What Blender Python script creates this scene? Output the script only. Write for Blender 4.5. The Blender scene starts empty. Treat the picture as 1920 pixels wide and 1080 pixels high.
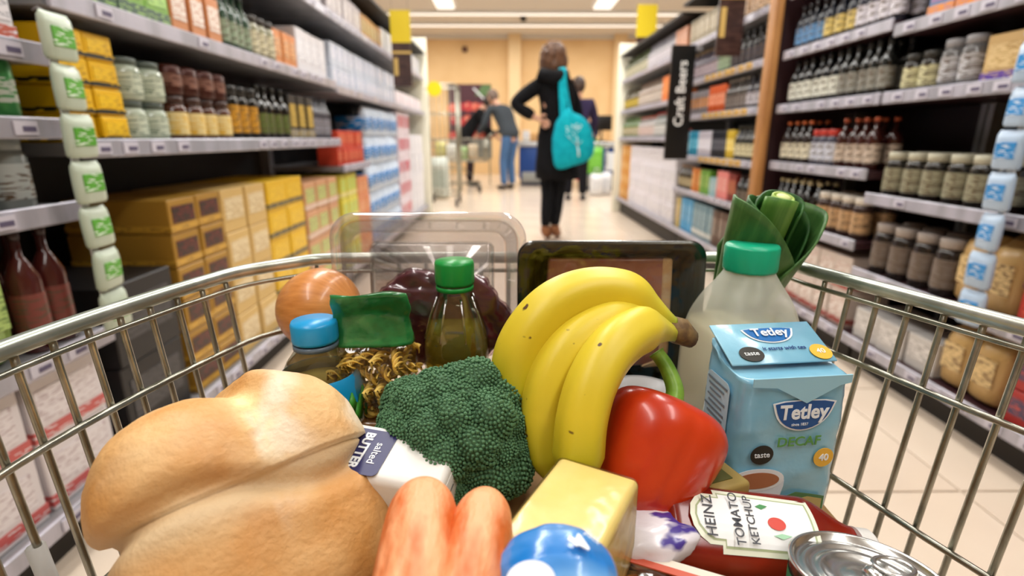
import bpy, bmesh, math, random
import numpy as np
from mathutils import Vector, Matrix, Euler, noise

S = bpy.context.scene
COL = S.collection
random.seed(7)
R = math.radians

# ------------------------------------------------------------------ camera, world, light, exposure
CAM_Z = 0.9
camd = bpy.data.cameras.new('camera'); cam = bpy.data.objects.new('camera', camd); COL.objects.link(cam)
cam.location = (0, 0, CAM_Z); cam.rotation_euler = (R(90 - 15.75), 0, R(-0.57))
camd.sensor_width = 36; camd.lens = 18.75; camd.clip_start = 0.02; camd.clip_end = 60
camd.dof.use_dof = True; camd.dof.focus_distance = 0.37; camd.dof.aperture_fstop = 5.0
S.camera = cam
S.view_settings.view_transform = 'Standard'; S.view_settings.look = 'None'
S.view_settings.gamma = 1; S.view_settings.use_curve_mapping = False
S.view_settings.exposure = -0.98
wd = bpy.data.worlds.new('world'); S.world = wd; wd.use_nodes = True
wd.node_tree.nodes['Background'].inputs[0].default_value = (0.9, 0.95, 1, 1)
wd.node_tree.nodes['Background'].inputs[1].default_value = 0.5

def area(name, loc, sx, sy, power, col=(1, .985, .96), rot=(0, 0, 0)):
    l = bpy.data.lights.new(name, 'AREA'); l.shape = 'RECTANGLE'; l.size = sx; l.size_y = sy
    l.energy = power; l.color = col
    o = bpy.data.objects.new(name, l); COL.objects.link(o); o.location = loc; o.rotation_euler = rot
    return o
CEIL = 3.28
LAMPS = [(-0.9, -0.6, .62), (1.1, -0.6, .62), (-0.6, 2.4, .9), (0.9, 2.4, .9), (-.6, 5.6, 1), (.9, 5.6, 1), (-1.0, 8.6, 1.1), (1.6, 8.6, 1.1), (4.2, 8.6, 1.0), (-3.8, 8.6, 1.0), (-4.2, 3, .6), (4.4, 3, .6)]
DROP = .22
for (x, y, k) in LAMPS:
    area('ceiling_lamp_light', (x, y, CEIL - DROP - .13), .3, 2.4, 95 * k)
    area('added_ceiling_uplight', (x, y, CEIL - DROP + .03), .3, 2.4, 34 * k, rot=(math.pi, 0, 0))  # added upward light above each lamp, put in to brighten the ceiling

area('ceiling_strip_light', (.5, 11.5, CEIL - .09), 7.9, .1, 150)
area('ceiling_strip_light', (.5, 12.6, CEIL - .09), 7.9, .1, 150)
# camera helpers: pixel -> world (only used to read positions off, everything is real 3D)
th, ps = R(15.75), R(.57)
_Rz = Matrix.Rotation(-ps, 3, 'Z')
FW = _Rz @ Vector((0, math.cos(th), -math.sin(th))); UP = _Rz @ Vector((0, math.sin(th), math.cos(th))); RT = _Rz @ Vector((1, 0, 0))
CC = Vector((0, 0, CAM_Z))
def W(px, py, d): return CC + d * (FW + RT * ((px - 960) / 1000) + UP * ((540 - py) / 1000))
def ZP(px, py, z):
    v = FW + RT * ((px - 960) / 1000) + UP * ((540 - py) / 1000)
    return CC + v * ((z - CAM_Z) / v.z)

# ------------------------------------------------------------------ materials
def rgb(h):
    h = h.lstrip('#'); a = [int(h[i:i + 2], 16) / 255 for i in (0, 2, 4)]
    return tuple(((x / 12.92) if x <= .04045 else ((x + .055) / 1.055) ** 2.4) for x in a) + (1,)
_m = {}
def mat(name, col, rough=.5, metal=0, col2=None, scale=20, lo=.4, hi=.6, bump=0, bscale=60, trans=0, ior=1.45, coat=0, sss=0, emit=0, stretch=(1, 1, 1), spec=.5, detail=3):
    if name in _m: return _m[name]
    m = bpy.data.materials.new(name); m.use_nodes = True; nt = m.node_tree; N = nt.nodes; b = N['Principled BSDF']
    b.inputs['Base Color'].default_value = rgb(col); b.inputs['Roughness'].default_value = rough
    b.inputs['Metallic'].default_value = metal; b.inputs['IOR'].default_value = ior
    b.inputs['Transmission Weight'].default_value = trans; b.inputs['Coat Weight'].default_value = coat
    b.inputs['Specular IOR Level'].default_value = spec
    if coat: b.inputs['Coat Roughness'].default_value = .12
    if sss:
        b.inputs['Subsurface Weight'].default_value = sss; b.inputs['Subsurface Radius'].default_value = (.01, .006, .003); b.inputs['Subsurface Scale'].default_value = 1
    if emit: b.inputs['Emission Color'].default_value = rgb(col); b.inputs['Emission Strength'].default_value = emit
    if col2 or bump:
        tc = N.new('ShaderNodeTexCoord'); mp = N.new('ShaderNodeMapping'); mp.inputs['Scale'].default_value = stretch
        nt.links.new(tc.outputs['Object'], mp.inputs[0])
    if col2:
        n = N.new('ShaderNodeTexNoise'); n.inputs['Scale'].default_value = scale; n.inputs['Detail'].default_value = detail
        nt.links.new(mp.outputs[0], n.inputs['Vector'])
        r = N.new('ShaderNodeValToRGB'); r.color_ramp.elements[0].position = lo; r.color_ramp.elements[1].position = hi
        r.color_ramp.elements[0].color = rgb(col); r.color_ramp.elements[1].color = rgb(col2)
        nt.links.new(n.outputs[0], r.inputs[0]); nt.links.new(r.outputs[0], b.inputs['Base Color'])
    if bump:
        n2 = N.new('ShaderNodeTexNoise'); n2.inputs['Scale'].default_value = bscale; n2.inputs['Detail'].default_value = 4
        nt.links.new(mp.outputs[0], n2.inputs['Vector'])
        bp = N.new('ShaderNodeBump'); bp.inputs['Strength'].default_value = bump; bp.inputs['Distance'].default_value = .002
        nt.links.new(n2.outputs[0], bp.inputs['Height']); nt.links.new(bp.outputs[0], b.inputs['Normal'])
    _m[name] = m; return m

def film(name, tint='#ffffff', gloss=.12, rough=.08, haze=0, hazecol='#ffffff', bump=0, bscale=30):
    """thin clear plastic: transparent with a reflecting surface and a little milky haze"""
    if name in _m: return _m[name]
    m = bpy.data.materials.new(name); m.use_nodes = True; nt = m.node_tree; N = nt.nodes; N.clear()
    out = N.new('ShaderNodeOutputMaterial'); t = N.new('ShaderNodeBsdfTransparent'); t.inputs[0].default_value = rgb(tint)
    g = N.new('ShaderNodeBsdfGlossy'); g.inputs['Roughness'].default_value = rough
    fr = N.new('ShaderNodeLayerWeight'); fr.inputs[0].default_value = .35
    mm = N.new('ShaderNodeMath'); mm.operation = 'MULTIPLY_ADD'; mm.inputs[1].default_value = .5; mm.inputs[2].default_value = gloss
    nt.links.new(fr.outputs['Fresnel'], mm.inputs[0])
    mx = N.new('ShaderNodeMixShader'); nt.links.new(mm.outputs[0], mx.inputs[0]); nt.links.new(g.outputs[0], mx.inputs[2])
    if haze:
        d = N.new('ShaderNodeBsdfDiffuse'); d.inputs[0].default_value = rgb(hazecol)
        m2 = N.new('ShaderNodeMixShader'); m2.inputs[0].default_value = haze
        nt.links.new(t.outputs[0], m2.inputs[1]); nt.links.new(d.outputs[0], m2.inputs[2]); nt.links.new(m2.outputs[0], mx.inputs[1])
    else: nt.links.new(t.outputs[0], mx.inputs[1])
    if bump:
        tc = N.new('ShaderNodeTexCoord'); n2 = N.new('ShaderNodeTexNoise'); n2.inputs['Scale'].default_value = bscale; nt.links.new(tc.outputs['Object'], n2.inputs['Vector'])
        bp = N.new('ShaderNodeBump'); bp.inputs['Strength'].default_value = bump; bp.inputs['Distance'].default_value = .004
        nt.links.new(n2.outputs[0], bp.inputs['Height']); nt.links.new(bp.outputs[0], g.inputs['Normal']); nt.links.new(bp.outputs[0], fr.inputs['Normal'])
    nt.links.new(mx.outputs[0], out.inputs[0]); _m[name] = m; return m

def printed(col, ink, dens=.5, scale=60, rough=.35):
    """printed packaging: blocks of ink on a plain colour"""
    key = 'print_%s_%s_%s_%s' % (col, ink, dens, scale)
    if key in _m: return _m[key]
    m = bpy.data.materials.new(key); m.use_nodes = True; nt = m.node_tree; N = nt.nodes; b = N['Principled BSDF']
    b.inputs['Roughness'].default_value = rough
    tc = N.new('ShaderNodeTexCoord'); mp = N.new('ShaderNodeMapping'); mp.inputs['Scale'].default_value = (.55, .55, 3.6); nt.links.new(tc.outputs['Object'], mp.inputs[0])
    v = N.new('ShaderNodeTexVoronoi'); v.distance = 'CHEBYCHEV'; v.inputs['Scale'].default_value = scale; nt.links.new(mp.outputs[0], v.inputs['Vector'])
    r = N.new('ShaderNodeValToRGB'); r.color_ramp.interpolation = 'CONSTANT'
    r.color_ramp.elements[0].color = rgb(ink); r.color_ramp.elements[1].position = dens; r.color_ramp.elements[1].color = rgb(col)
    sp = N.new('ShaderNodeSeparateColor'); nt.links.new(v.outputs['Color'], sp.inputs[0]); nt.links.new(sp.outputs[0], r.inputs[0])
    nt.links.new(r.outputs[0], b.inputs['Base Color']); _m[key] = m; return m

# ------------------------------------------------------------------ mesh helpers
class M:
    def __init__(s): s.v = []; s.f = []; s.mi = []; s.sm = []
    def add(s, vs, fs, mi=0, smooth=True, T=None):
        o = len(s.v)
        s.v += [tuple(T @ Vector(p)) if T else tuple(p) for p in vs]
        s.f += [tuple(i + o for i in f) for f in fs]; s.mi += [mi] * len(fs); s.sm += [smooth] * len(fs); return s
    def box(s, c, d, mi=0, bevel=0, seg=2, T=None, smooth=None):
        bm = bmesh.new(); bmesh.ops.create_cube(bm, size=1)
        for v in bm.verts: v.co = Vector((v.co.x * d[0], v.co.y * d[1], v.co.z * d[2]))
        if bevel: bmesh.ops.bevel(bm, geom=bm.edges[:], offset=min(bevel, .49 * min(d)), segments=seg, profile=.5, affect='EDGES')
        bm.verts.index_update(); vs = [v.co + Vector(c) for v in bm.verts]; fs = [[v.index for v in f.verts] for f in bm.faces]; bm.free()
        return s.add(vs, fs, mi, bool(bevel) if smooth is None else smooth, T)
    def lathe(s, prof, n=24, mi=0, sq=2, T=None, c=(0, 0), sx=1, sy=1, lobes=None, caps=True, matf=None):
        vs = []; fs = []
        for (r, z) in prof:
            for k in range(n):
                a = 2 * math.pi * k / n; ca, sa = math.cos(a), math.sin(a)
                q = (abs(ca) ** sq + abs(sa) ** sq) ** (-1 / sq) if sq != 2 else 1
                if lobes: q *= lobes(a, z)
                vs.append((c[0] + r * q * ca * sx, c[1] + r * q * sa * sy, z))
        for i in range(len(prof) - 1):
            for k in range(n):
                k2 = (k + 1) % n; fs.append((i * n + k, i * n + k2, (i + 1) * n + k2, (i + 1) * n + k))
        s.add(vs, fs, mi, True, T)
        if caps:
            o = len(s.v) - len(vs)
            if prof[0][0] > 1e-5: s.f.append(tuple(o + k for k in range(n - 1, -1, -1))); s.mi.append(mi); s.sm.append(False)
            if prof[-1][0] > 1e-5: s.f.append(tuple(o + (len(prof) - 1) * n + k for k in range(n))); s.mi.append(mi); s.sm.append(False)
        return s
    def tube(s, pts, r, n=8, mi=0, closed=False, T=None, sec=None, flat=1):
        pts = [Vector(p) for p in pts]; m = len(pts); rs = r if isinstance(r, (list, tuple)) else [r] * m
        vs = []; fs = []; up = None
        for i, p in enumerate(pts):
            t = (pts[(i + 1) % m] - pts[i - 1]) if closed else (pts[min(i + 1, m - 1)] - pts[max(i - 1, 0)])
            t.normalize()
            if up is None: up = Vector((0, 0, 1)) if abs(t.z) < .9 else Vector((0, 1, 0))
            x = t.cross(up); x.normalize(); up = x.cross(t).normalized()
            for k in range(n):
                a = 2 * math.pi * k / n; q = sec(a) if sec else 1
                vs.append(p + (x * math.cos(a) + up * math.sin(a) * flat) * rs[i] * q)
        for i in range(m if closed else m - 1):
            j = (i + 1) % m
            for k in range(n): k2 = (k + 1) % n; fs.append((i * n + k, i * n + k2, j * n + k2, j * n + k))
        if not closed: fs.append(tuple(range(n - 1, -1, -1))); fs.append(tuple((m - 1) * n + k for k in range(n)))
        return s.add(vs, fs, mi, True, T)
    def ball(s, c, r, sub=2, mi=0, T=None, sc=(1, 1, 1)):
        bm = bmesh.new(); bmesh.ops.create_icosphere(bm, subdivisions=sub, radius=r)
        vs = [Vector((v.co.x * sc[0], v.co.y * sc[1], v.co.z * sc[2])) + Vector(c) for v in bm.verts]; bm.verts.index_update()
        fs = [[v.index for v in f.verts] for f in bm.faces]; bm.free(); return s.add(vs, fs, mi, True, T)
    def mesh(s, name, mats):
        me = bpy.data.meshes.new(name); me.from_pydata([tuple(v) for v in s.v], [], s.f)
        for m in (mats if isinstance(mats, (list, tuple)) else [mats]): me.materials.append(m)
        me.polygons.foreach_set('material_index', s.mi); me.polygons.foreach_set('use_smooth', s.sm); me.update(); return me
    def obj(s, name, mats, parent=None, loc=None, rot=None):
        o = bpy.data.objects.new(name, s.mesh(name, mats)); COL.objects.link(o)
        if parent: o.parent = parent
        if loc: o.location = loc
        if rot: o.rotation_euler = rot
        return o
def link(name, me, parent=None, loc=None, rot=None):
    o = bpy.data.objects.new(name, me); COL.objects.link(o)
    if parent: o.parent = parent
    if loc: o.location = loc
    if rot: o.rotation_euler = rot
    return o
def tag(o, label, cat, group=None):
    o['label'] = label; o['category'] = cat
    if group: o['group'] = group
    return o
def thing(name, label, cat, loc=(0, 0, 0), rot=(0, 0, 0), group=None):
    o = bpy.data.objects.new(name, None); COL.objects.link(o); o.location = loc; o.rotation_euler = rot; o.empty_display_size = .02
    return tag(o, label, cat, group)
def struct(o): o['kind'] = 'structure'; return o
def text(name, s, size, m, parent, loc, rot, ex=.0002, sx=1, align='CENTER', shear=0, bold=0):
    cu = bpy.data.curves.new(name, 'FONT'); cu.body = s; cu.size = size; cu.extrude = ex; cu.align_x = align; cu.align_y = 'CENTER'; cu.shear = shear; cu.offset = bold
    cu.resolution_u = 3
    t = bpy.data.objects.new(name, cu); COL.objects.link(t)
    dg = bpy.context.evaluated_depsgraph_get(); me = bpy.data.meshes.new_from_object(t.evaluated_get(dg)); bpy.data.objects.remove(t)
    me.materials.clear(); me.materials.append(m)
    for v in me.vertices: v.co.x *= sx
    return link(name, me, parent, loc, rot)
def disc(name, pts, m, parent, loc, rot, th=.0004):
    n = len(pts); vs = [(x, y, 0) for x, y in pts] + [(x, y, th) for x, y in pts]
    fs = [tuple(range(n - 1, -1, -1)), tuple(range(n, 2 * n))] + [(i, (i + 1) % n, n + (i + 1) % n, n + i) for i in range(n)]
    return M().add(vs, fs, 0, False).obj(name, m, parent, loc, rot)
def ell(rx, ry, n=28, cx=0, cy=0): return [(cx + rx * math.cos(2 * math.pi * k / n), cy + ry * math.sin(2 * math.pi * k / n)) for k in range(n)]
def smooth_curve(pts, n):
    pts = [Vector(p) for p in pts]; out = []
    for i in range(len(pts) - 1):
        p0, p1, p2, p3 = pts[max(i - 1, 0)], pts[i], pts[i + 1], pts[min(i + 2, len(pts) - 1)]
        for k in range(n):
            t = k / n; out.append(.5 * ((2 * p1) + (p2 - p0) * t + (2 * p0 - 5 * p1 + 4 * p2 - p3) * t * t + (3 * p1 - p0 - 3 * p2 + p3) * t ** 3))
    out.append(pts[-1]); return out
def skin(name, joints, bones, m, parent=None, sub=2):
    """joints {name:(pos, radius or (rx,ry))}; one continuous skinned surface"""
    ks = list(joints); me = bpy.data.meshes.new(name)
    me.from_pydata([joints[k][0] for k in ks], [(ks.index(a), ks.index(b)) for a, b in bones], [])
    o = bpy.data.objects.new(name, me); COL.objects.link(o)
    o.modifiers.new('s', 'SKIN'); sm = o.modifiers.new('u', 'SUBSURF'); sm.levels = sub; sm.render_levels = sub
    for i, k in enumerate(ks):
        r = joints[k][1]; r = (r, r) if not isinstance(r, tuple) else r
        me.skin_vertices[0].data[i].radius = r; me.skin_vertices[0].data[i].use_root = (i == 0)
    dg = bpy.context.evaluated_depsgraph_get(); dg.update(); ne = bpy.data.meshes.new_from_object(o.evaluated_get(dg)); bpy.data.objects.remove(o)
    ne.materials.clear(); ne.materials.append(m)
    for p in ne.polygons: p.use_smooth = True; p.material_index = 0
    return link(name, ne, parent)

# ------------------------------------------------------------------ the setting
m_floor = mat('floor_tiles', '#dbcbb8', .22, col2='#d2c0ad', scale=2.2, lo=.35, hi=.7, bump=.05, bscale=8)
m_joint = mat('floor_joint', '#c9baa7', .5)
m_ceil = mat('ceiling_paint', '#dedad4', .8)
m_wall = mat('cream_wall', '#e8c693', .8, col2='#e2be8a', scale=1.5)
m_trim = mat('wall_trim', '#ecd0a2', .7)
XW = 7.5; Y0, Y1 = -4.0, 14.0
fl = struct(M().box((0, (Y0 + Y1) / 2, -.055), (2 * XW, Y1 - Y0, .1), 0).obj('floor', m_joint))
tile = M().box((0, 0, 0), (.594, .594, .005), 0, .0015, 1, smooth=False).mesh('floor_tile', m_floor)
for i in range(-3, 4):
    for j in range(-2, 17):
        o = link('floor_tile', tile, fl, (.3 + i * .6, .3 + j * .6, -.0025))
# beyond the aisle the joints are too fine to see: one slab at the same height
M().box((-4.85, 5, -.0025), (5.29, 18, .005), 0).obj('floor_surface', m_floor, fl)
M().box((5.145, 5, -.0025), (4.7, 18, .005), 0).obj('floor_surface', m_floor, fl)
M().box((.3, 12.1, -.0025), (4.99, 3.79, .005), 0).obj('floor_surface', m_floor, fl)
M().box((.3, -2.6, -.0025), (4.99, 2.79, .005), 0).obj('floor_surface', m_floor, fl)
ce = struct(M().box((0, (Y0 + Y1) / 2, CEIL + .05), (2 * XW, Y1 - Y0, .1), 0).obj('ceiling', m_ceil))
struct(M().box((0, Y1 + .05, CEIL / 2), (2 * XW, .1, CEIL), 0).obj('wall_back', m_wall))
struct(M().box((-XW - .05, 5, CEIL / 2), (.1, Y1 - Y0, CEIL), 0).obj('wall_left', m_wall))
struct(M().box((XW + .05, 5, CEIL / 2), (.1, Y1 - Y0, CEIL), 0).obj('wall_right', m_wall))
struct(M().box((0, Y0 - .05, CEIL / 2), (2 * XW, .1, CEIL), 0).obj('wall_front', m_wall))
for i, x in enumerate((.2, 2.75, -3.2)):
    struct(M().box((x, Y1 - .09, CEIL / 2), (.3, .18, CEIL), 0, .01, 1, smooth=False).obj('trim_%d' % (i + 1), m_trim))
struct(M().box((0, Y1 - .03, CEIL - .05), (2 * XW, .06, .1), 0).obj('trim_4', m_ceil))
# ceiling: bulkhead beams and lamps
m_lamp = mat('lamp_diffuser', '#fffaf0', .5, emit=2.2); m_white = mat('white_metal', '#e4e4e2', .4)
for (x, y, k) in LAMPS:
    t = thing('ceiling_lamp', 'long white fluorescent ceiling lamp over the %s of the shop' % ({True: 'checkout end', False: 'aisle'}[y > 7]), 'lamp', (x, y, CEIL - DROP), group='ceiling lamps')
    for q in (-.9, .9): M().tube([(0, q, 0), (0, q, DROP)], .006, 6).obj('rod', m_white, t)
    M().box((0, 0, -.04), (.34, 2.5, .06), 0, .01, 1, smooth=False).obj('housing', m_white, t)
    M().box((0, 0, -.09), (.28, 2.44, .02), 0).obj('diffuser', m_lamp, t)
for j, y in enumerate((11.5, 12.6)):
    t = thing('ceiling_light_strip', 'thin white light strip crossing the ceiling, %s the back wall' % ('farther from' if j == 0 else 'closer to'), 'lamp', (.5, y, CEIL))
    M().box((0, 0, -.03), (8, .12, .06), 0).obj('housing', m_white, t); M().box((0, 0, -.065), (7.9, .1, .01), 0).obj('diffuser', m_lamp, t)
t = thing('smoke_detector', 'small dark round detector on the ceiling above the woman', 'detector', (.35, 12.0, CEIL))
M().lathe([(.07, 0), (.07, -.04), (.04, -.09), (0, -.1)], 16).obj('body', mat('dark_plastic', '#2c2a2a', .5), t)
t = thing('wall_sensor', 'small dark sensor high on the cream back wall', 'sensor', (-1.0, Y1, 2.95))
M().box((0, -.05, 0), (.12, .1, .12), 0, .02).obj('body', mat('brown_plastic', '#5b3526', .5), t)

# ------------------------------------------------------------------ shelving
m_steel = mat('shelf_steel', '#8f8f92', .35, .4, col2='#a2a2a6', scale=6)
m_edge = mat('shelf_edge_strip', '#9c9ba4', .3, .2, col2='#b3b1bd', scale=14, stretch=(1, 1, .2))
m_dark = mat('dark_back_panel', '#26221f', .6); m_wine = mat('maroon_panel', '#2b1518', .45)
m_tag = mat('paper_price_tag', '#c3c0cc', .4); m_tagy = mat('yellow_price_tag', '#e3b23a', .4); m_tagink = mat('tag_ink', '#57506a', .5)
tag_me = M().box((0, 0, 0), (.003, .052, .026), 0).box((.002, .006, -.002), (.001, .03, .010), 1).mesh('price_tag', [m_tag, m_tagink])
tagy_me = M().box((0, 0, 0), (.003, .075, .030), 0).box((.002, .0, -.002), (.001, .05, .010), 1).mesh('price_tag', [m_tagy, m_tagink])
def gondola(label, side, xf, y0, y1, levels, top, depth=.45, base=.13, shelfmat=None, yellow=(), cap=True, back=None):
    """side -1 left, +1 right; xf front plane; products stand on levels"""
    g = thing('shelving_unit', label, 'shelf', (xf, (y0 + y1) / 2, 0)); L = y1 - y0
    M().box((side * (depth + .02), 0, top / 2), (.03, L, top), 0).obj('back_panel', back or m_dark, g)
    for yy in (-L / 2 + .012, L / 2 - .012): M().box((side * (depth - .02), yy, top / 2), (.05, .024, top), 0).obj('upright', m_steel, g)
    M().box((side * .07, 0, (base - .03) / 2), (.02, L - .01, base - .03), 0).obj('kick_plate', m_dark, g)
    for z in [base] + list(levels):
        seg = z if isinstance(z, tuple) else (z, y0, y1)
        zz, a, b = seg; ln = b - a; cy = (a + b) / 2 - (y0 + y1) / 2; dp = depth
        s = M().box((side * (dp / 2 + .012), cy, zz - .014), (dp - .01, ln - .006, .028), 0).obj('shelf', shelfmat or m_steel, g)
        M().box((side * .004, cy, zz - .012), (.010, ln - .004, .042), 0, .003, 1, smooth=False).obj('price_rail', m_edge, s)
        n = int(ln / .105); isy = round(zz, 3) in yellow
        for k in range(n):
            if not isy and random.random() < .25: continue
            if isy and (k * .105 > ln * .62 or k * .105 < ln * .1): me = tag_me
            else: me = tagy_me if isy else tag_me
            link('price_tag', me, s, (-side * .003, cy - ln / 2 + .06 + k * .105 + random.uniform(-.01, .01), zz - .012), (0, 0, 0 if side < 0 else math.pi))
    if cap: M().box((side * (depth / 2), 0, top + .01), (depth + .06, L, .02), 0).obj('top_cap', m_dark, g)
    return g
XL, XR = -.93, 1.37
gondola('near left shelving unit with green packs and can packs, cut by the frame', -1, XL, .5, 1.2, [.47, .76, .93, 1.073, 1.35], 1.78)
gondola('left grey shelving unit holding yellow packs above stacked yellow boxes', -1, XL, 1.21, 3.12, [.888, 1.19, 1.54], 1.78)
gondola('left shelving unit behind the blue and white water stack', -1, XL, 3.13, 4.9, [(.74, 3.13, 3.75), 1.17, 1.54], 1.78)
gondola('far left shelving unit beside the red and white packs', -1, XL, 4.91, 6.4, [1.17, 1.54], 1.78)
gondola('near right shelving unit with jars and purple packs, cut by the frame', 1, XR, .75, 2.05, [.40, .69, 1.05, 1.275, 1.56], 1.85, shelfmat=mat('maroon_shelf', '#3a2226', .4), back=m_wine)
gondola('right dark shelving unit between the jars and the wooden post', 1, XR, 2.06, 2.84, [.50, .775, 1.05, 1.30, 1.57], 1.85, shelfmat=mat('maroon_shelf', '#3a2226', .4), back=m_wine)
gondola('right shelving unit with colourful bottles just past the wooden post', 1, XR, 2.96, 4.45, [.51, .765, 1.055, 1.30, 1.56], 1.85, base=.19, yellow=(.765, 1.055, 1.3))
gondola('far right shelving unit with stacked white boxes, near the checkouts', 1, XR, 4.46, 6.74, [.90, 1.20, 1.54], 1.80, base=.19)
# divider with wooden post
t = thing('divider_panel', 'dark maroon divider panel with a tan wooden front post', 'panel', (XR, 2.90, 0))
M().box((.235, 0, 1.05), (.47, .04, 2.1), 0).obj('panel', m_wine, t)
M().box((-.03, 0, 1.05), (.045, .075, 2.1), 0, .006).obj('post', mat('tan_wood', '#b8834c', .45, col2='#9c6a3a', scale=8, stretch=(4, 4, .3)), t)
t = thing('end_panel', 'pale cream end panel of the left shelves', 'panel', (XL - .22, 6.44, 0)); M().box((0, 0, .98), (.52, .05, 1.96), 0, .01).obj('panel', mat('cream_panel', '#e5e2cf', .5), t)
t = thing('end_panel', 'pale cream end panel of the right shelves', 'panel', (XR + .22, 6.78, 0)); M().box((0, 0, .98), (.52, .05, 1.96), 0, .01).obj('panel', mat('cream_panel', '#e5e2cf', .5), t)

# ------------------------------------------------------------------ shelf products
def P_bottle(w, h, glass, lab, cap, wine=False, ink='#554433'):
    r = w / 2; g = mat('bottle_glass_' + glass, glass, .12, coat=.3)
    prof = [(r * .9, 0), (r, .004), (r, h * .58), (r * .93, h * .64), (r * .45, h * (.76 if wine else .78)), (r * .32, h * .8), (r * .32, h * .95)]
    return [('body', M().lathe(prof, 12).mesh('bottle_body', g)),
            ('label', M().lathe([(r * 1.02, h * .14), (r * 1.02, h * .5)], 12, caps=False).mesh('bottle_label', printed(lab, ink, .3, 90))),
            ('cap', M().lathe([(r * .36, h * (.84 if wine else .93)), (r * .38, h * .99), (r * .3, h)], 10).mesh('bottle_cap', mat('cap_' + cap, cap, .35)))]
def P_jar(w, h, glass, lab, lid, ink='#554433'):
    r = w / 2
    return [('body', M().lathe([(r * .9, 0), (r, .006), (r, h * .74), (r * .8, h * .84)], 12).mesh('jar_body', mat('jar_glass_' + glass, glass, .15, coat=.3))),
            ('label', M().lathe([(r * 1.02, h * .15), (r * 1.02, h * .65)], 12, caps=False).mesh('jar_label', printed(lab, ink, .3, 90))),
            ('lid', M().lathe([(r * .86, h * .83), (r * .88, h * .99), (r * .8, h)], 12).mesh('jar_lid', mat('cap_' + lid, lid, .35)))]
def P_can(w, h, col, band, top='#b8b8b8'):
    r = w / 2
    return [('body', M().lathe([(r * .86, 0), (r, .006), (r, h - .008), (r * .88, h)], 12).mesh('can_body', mat('can_' + col, col, .3, .3))),
            ('label', M().lathe([(r * 1.015, h * .3), (r * 1.015, h * .7)], 12, caps=False).mesh('can_label', printed(band, col, .35, 90)))]
def P_box(w, d, h, col, lab, band=None, ink='#333333', bev=.003):
    o = [('body', M().box((0, 0, h / 2), (d, w, h), 0, bev, 1, smooth=False).mesh('carton_body', mat('card_' + col, col, .45, col2=None))),
         ('label', M().box((d / 2, 0, h * .55), (.003, w * .8, h * .5), 0).mesh('carton_label', printed(lab, ink, .22, 130)))]
    if band: o.append(('band', M().box((0, 0, h * .16), (d + .003, w + .003, h * .16), 0).mesh('carton_band', printed(band, lab, .12, 130))))
    return o
def P_pack(w, d, h, canc, wrap, n=3):
    """shrink-wrapped bottles or rolls: rounded bodies under a printed wrap"""
    b = M(); r = w / n / 2
    for k in range(n): b.lathe([(r * .8, 0), (r, .01), (r, h * .8), (r * .5, h * .95), (r * .4, h)], 10, T=Matrix.Translation((d / 2 - r, -w / 2 + r + 2 * r * k, 0)))
    return [('bottles', b.mesh('pack_bottles', mat('pack_' + canc, canc, .3))),
            ('wrap', M().box((-.002, 0, h * .42), (d + .004, w, h * .5), 0, .008, 1).mesh('pack_wrap', printed(wrap, canc, .2, 40, .25)))]
def P_bag(w, d, h, col, lab, ink='#664422'):
    b = M(); nz = 7; prof = [(.35, .03), (.48, .1), (.5, .45), (.47, .75), (.36, .9), (.1, .96), (.06, 1.0)]
    vs = []; n = 16
    for i, (r, z) in enumerate(prof):
        for k in range(n):
            a = 2 * math.pi * k / n; ca, sa = math.cos(a), math.sin(a); q = (abs(ca) ** 4 + abs(sa) ** 4) ** -.25
            vs.append((d * r * ca * q, w * (.5 if i < 5 else .47) * sa * q * (.9 if i == 0 else 1), h * z))
    fs = [(i * n + k, i * n + (k + 1) % n, (i + 1) * n + (k + 1) % n, (i + 1) * n + k) for i in range(len(prof) - 1) for k in range(n)]
    fs.append(tuple(range(n - 1, -1, -1))); fs.append(tuple((len(prof) - 1) * n + k for k in range(n)))
    return [('body', b.add(vs, fs).mesh('bag_body', mat('bagfilm_' + col, col, .3, bump=.3, bscale=40))),
            ('label', M().box((d * .5, 0, h * .5), (.003, w * .7, h * .4), 0).mesh('bag_label', printed(lab, ink, .22, 130)))]
CNT = [0]
def row(side, y0, y1, z, parts, w, name, label, cat, group, layers=1, lh=.1, inset=.03, d=.08, deep=1, jit=.002, x=None):
    xf = (XL if side < 0 else XR) if x is None else x
    n = max(1, int((y1 - y0) / w + .01)); gap = (y1 - y0) / n
    for l in range(layers):
        for q in range(deep):
            for k in range(n):
                y = y0 + gap * (k + .5) + random.uniform(-jit, jit)
                xx = xf + side * (inset + d / 2 + q * (d + .01) + random.uniform(0, .008))
                lab = label
                sfx = []
                if layers > 1: sfx.append((', bottom layer', ', second layer', ', third layer', ', fourth layer', ', fifth layer', ', top layer')[l if l < layers - 1 else 5])
                if q: sfx.append(', back row')
                if n > 1 and k == 0: sfx.append(', nearest')
                elif n > 1 and k == n - 1: sfx.append(', farthest')
                elif n == 3: sfx.append(', middle')
                for x_ in sfx:
                    if len((lab + x_).split()) <= 16: lab += x_
                t = thing(name, lab, cat, (xx, y, z + l * lh + .0005), (0, 0, (0 if side < 0 else math.pi) + random.uniform(-.02, .02)), group=group)
                for pn, me in parts: link(pn, me, t)
                CNT[0] += 1
def box_(side, y0, y1, z, w, d, h, col, lab, band, ink, label, cat='box', layers=1, deep=1, name='carton', inset=.03):
    row(side, y0, y1, z, P_box(w - .006, d, h - .002, col, lab, band, ink), w, name, label, cat, label.split(',')[0] + ' row', layers, h, inset, d, deep)
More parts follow.
